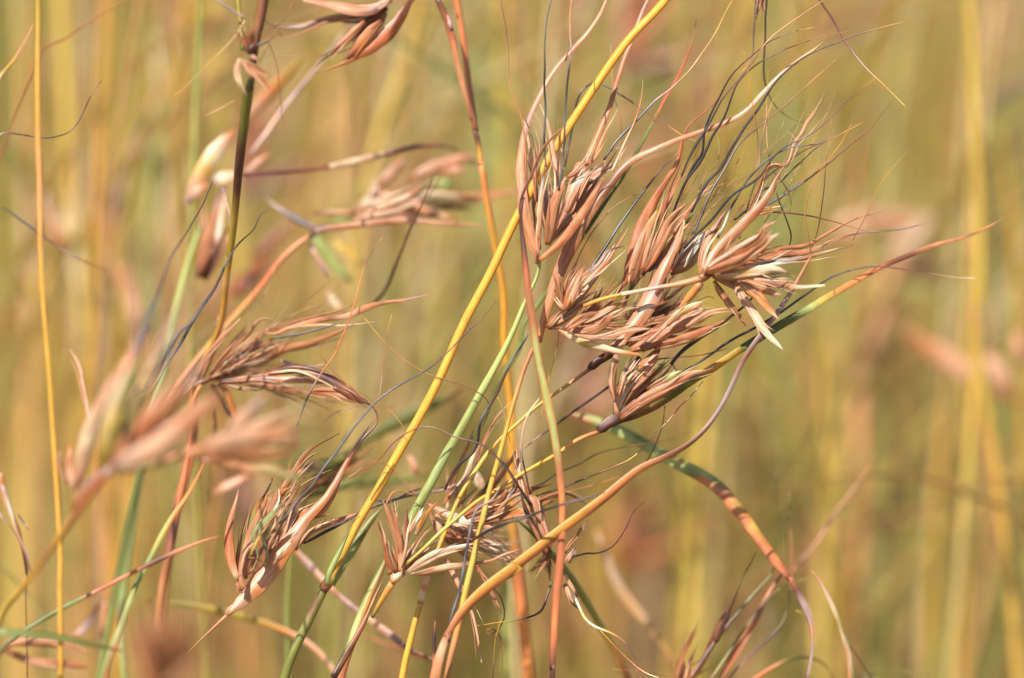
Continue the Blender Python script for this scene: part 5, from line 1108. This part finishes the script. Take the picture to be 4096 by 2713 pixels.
# ------------------------------------------------------------------ repeated culms of the backdrop
def proto(label, pal, hue_leaf, H, hw, seed):
    rr = random.Random(seed)
    root = link(bpy.data.objects.new('background_culm', None)); root.empty_display_size = .01
    root['label'] = label; root['category'] = 'grass stem'; root['group'] = 'blurred culms of the backdrop'
    o = Vector((0, 0, 0)); view = Vector((0, -30, 0.6))
    lean = rr.uniform(-.05, .12)
    pts = [Vector((0, 0, 0)), Vector((lean * .25 * H, .01, H * .35)), Vector((lean * .6 * H, 0, H * .7)), Vector((lean * H, -.01, H))]
    def part(kind, pts, ws, cols, par, flat, roll=0):
        me = strand_mesh(kind, pts, ws, flat, cols, o, seed=rr.randrange(9999), roll=roll, step=.02 if kind == 'stalk' else .008, view=view)
        me.materials.append(MAT[kind]); q = link(bpy.data.objects.new(kind, me)); q.parent = par; return q
    part('stalk', pts, [hw * 1.3, hw, hw * .8, hw * .5], pal, root, 1)
    for k in range(3):
        h = H * rr.uniform(.15, .7); s = rr.choice((-1, 1)); l = rr.uniform(.15, .32)
        b = Vector((lean * h, 0, h))
        part('leaf', [b, b + Vector((s * l * .12, .01, l * .5)), b + Vector((s * l * .35, 0, l * .85)), b + Vector((s * l * .7, -.01, l * .9))],
             [.003, .005, .0045, .003, .0006], hue_leaf, root, .16, rr.uniform(-.5, .5))
    for c in range(2):
        top = pts[-1] - Vector((0, 0, c * .09)); k0 = part('seed_cluster', [top, top + Vector((.004, 0, .004)), top + Vector((.008, 0, .01))], [.001, .003, .002], 'BA', root, .8)
        for i in range(6):
            a = rr.uniform(.3, 1.9); l = rr.uniform(.015, .035)
            part('spikelet', [top, top + Vector((math.cos(a) * l * .5, rr.uniform(-.004, .004), math.sin(a) * l * .6)), top + Vector((math.cos(a) * l, rr.uniform(-.01, .01), math.sin(a) * l))],
                 [.001, .0034, .003, .0004], rr.choice(['TP', 'AT', 'NT', 'RT']), k0, .4)
    return root
def slim(label, pal, seed):
    rr = random.Random(seed); H = rr.uniform(.85, 1.0)
    root = link(bpy.data.objects.new('slender_culm', None)); root.empty_display_size = .01
    root['label'] = label; root['category'] = 'grass stem'; root['group'] = 'slender blurred culms just behind the heads'
    view = Vector((0, -30, 0.6)); lean = rr.uniform(-.03, .06)
    pts = [Vector((0, 0, 0)), Vector((lean * .3, .01, H * .35)), Vector((lean * .7, 0, H * .7)), Vector((lean * 1.4, -.01, H))]
    me = strand_mesh('stalk', pts, [.0017, .0014, .0012, .0008], 1, pal, Vector((0, 0, 0)), seed=seed, step=.02, view=view)
    me.materials.append(M_STALK); o = link(bpy.data.objects.new('stalk', me)); o.parent = root
    for z in (.66, .74):
        b = Vector((lean * z, 0, z)); a = rr.choice((-1, 1))
        me = strand_mesh('leaf', [b, b + Vector((a * .012, 0, .04)), b + Vector((a * .05, -.01, .10)), b + Vector((a * .12, -.01, .14))], [.001, .002, .0016, .0003], .16, pal[::-1], Vector((0, 0, 0)), seed=seed + 9, step=.01, view=view)
        me.materials.append(M_LEAF); o = link(bpy.data.objects.new('leaf', me)); o.parent = root
    return root
SLIM = [slim('slender straw coloured culm, soft, just behind the sharp heads', 'QUZCQ', 61), slim('slender olive culm, soft, just behind the sharp heads', 'XGUX', 62), slim('slender tan culm, soft, just behind the sharp heads', 'AQXQA', 63)]
PROTO = [proto('unfocused golden culm lost in the blurred backdrop of grass', 'UXZU', 'XZQ', .82, .0032, 1),
         proto('unfocused olive green culm lost in the blurred backdrop of grass', 'VGXG', 'XGL', .74, .0034, 2),
         proto('unfocused tan pink culm lost in the blurred backdrop of grass', 'AQTQ', 'ATQ', .78, .0032, 3),
         proto('unfocused straw coloured culm lost in the blurred backdrop of grass', 'QZQC', 'QZU', .86, .0036, 4),
         proto('unfocused rusty brown culm lost in the blurred backdrop of grass', 'BAXA', 'ABE', .70, .0030, 5)]
def copy_tree(o, parent=None):
    c = o.copy(); link(c); c.parent = parent
    for ch in [x for x in S.collection.objects if x.parent is o]: copy_tree(ch, c)
    return c
rb = random.Random(21)
kids = {}
first = set()
for i in range(125):
    k = rb.choices(range(5), (4, 3, 2.2, 3, 1.6))[0]
    o = PROTO[k] if k not in first else copy_tree(PROTO[k]); first.add(k)
    yy = .34 + 1.4 * rb.random()
    half = .105 * (1.5 + yy) / 1.5 * 1.25
    o.location = (rb.uniform(-half, half), yy, 0)
    s = rb.uniform(.85, 1.15); o.scale = (s, s, s); o.rotation_euler = (rb.gauss(0, .05), rb.gauss(.02, .07), rb.uniform(-.6, .6))

def arch(label, pal, seed):
    rr = random.Random(seed)
    root = link(bpy.data.objects.new('arching_blade', None)); root.empty_display_size = .01
    root['label'] = label; root['category'] = 'grass leaf'; root['group'] = 'blurred blades arching across the backdrop'
    view = Vector((0, -30, 0.6))
    for k in range(2):
        H = rr.uniform(.6, .8); s = 1 if k == 0 else .7; q = .02 * k
        pts = [Vector((q, 0, 0)), Vector((q + .02 * s, .01, H * .5)), Vector((q + .05 * s, 0, H * .8)), Vector((q + .10 * s, -.02, H * .98)), Vector((q + .17 * s, -.03, H * 1.06)), Vector((q + .24 * s, -.03, H * 1.04))]
        me = strand_mesh('blade', pts, [.003, .0036, .0034, .0028, .002, .0004], .16, pal, Vector((0, 0, 0)), seed=seed + k, roll=rr.uniform(-.6, .6), twist=rr.uniform(-1, 1), step=.02, view=view)
        me.materials.append(M_LEAF); o = link(bpy.data.objects.new('blade', me)); o.parent = root
    return root
ARCH = [arch('unfocused olive blade arching across the blurred backdrop', 'XGUX', 31),
        arch('unfocused tan dry blade arching across the blurred backdrop', 'AQXA', 47),
        arch('unfocused pale straw blade arching across the blurred backdrop', 'QCQZ', 53)]
first = set()
for i in range(84):
    k = rb.randrange(3)
    o = ARCH[k] if k not in first else copy_tree(ARCH[k]); first.add(k)
    yy = .16 + 1.0 * rb.random()
    half = .105 * (1.5 + yy) / 1.5 * 1.3
    s = rb.uniform(.8, 1.12)
    m = rb.choice((-1, 1))
    o.location = (rb.uniform(-half, half) - m * .08, yy, 0)
    o.scale = (s * m, s, s); o.rotation_euler = (rb.gauss(0, .05), rb.gauss(0, .11), rb.uniform(-.5, .5))

first = set(); rc = random.Random(5)
for i in range(22):
    k = rc.randrange(3)
    o = SLIM[k] if k not in first else copy_tree(SLIM[k]); first.add(k)
    yy = rc.uniform(.18, .42)
    u = rc.random()
    x = rc.uniform(-.125, -.01) if u < .7 else rc.uniform(.03, .14)
    o.location = (x, yy, 0); o.rotation_euler = (rc.gauss(0, .03), rc.gauss(.02, .05), rc.uniform(-.6, .6))
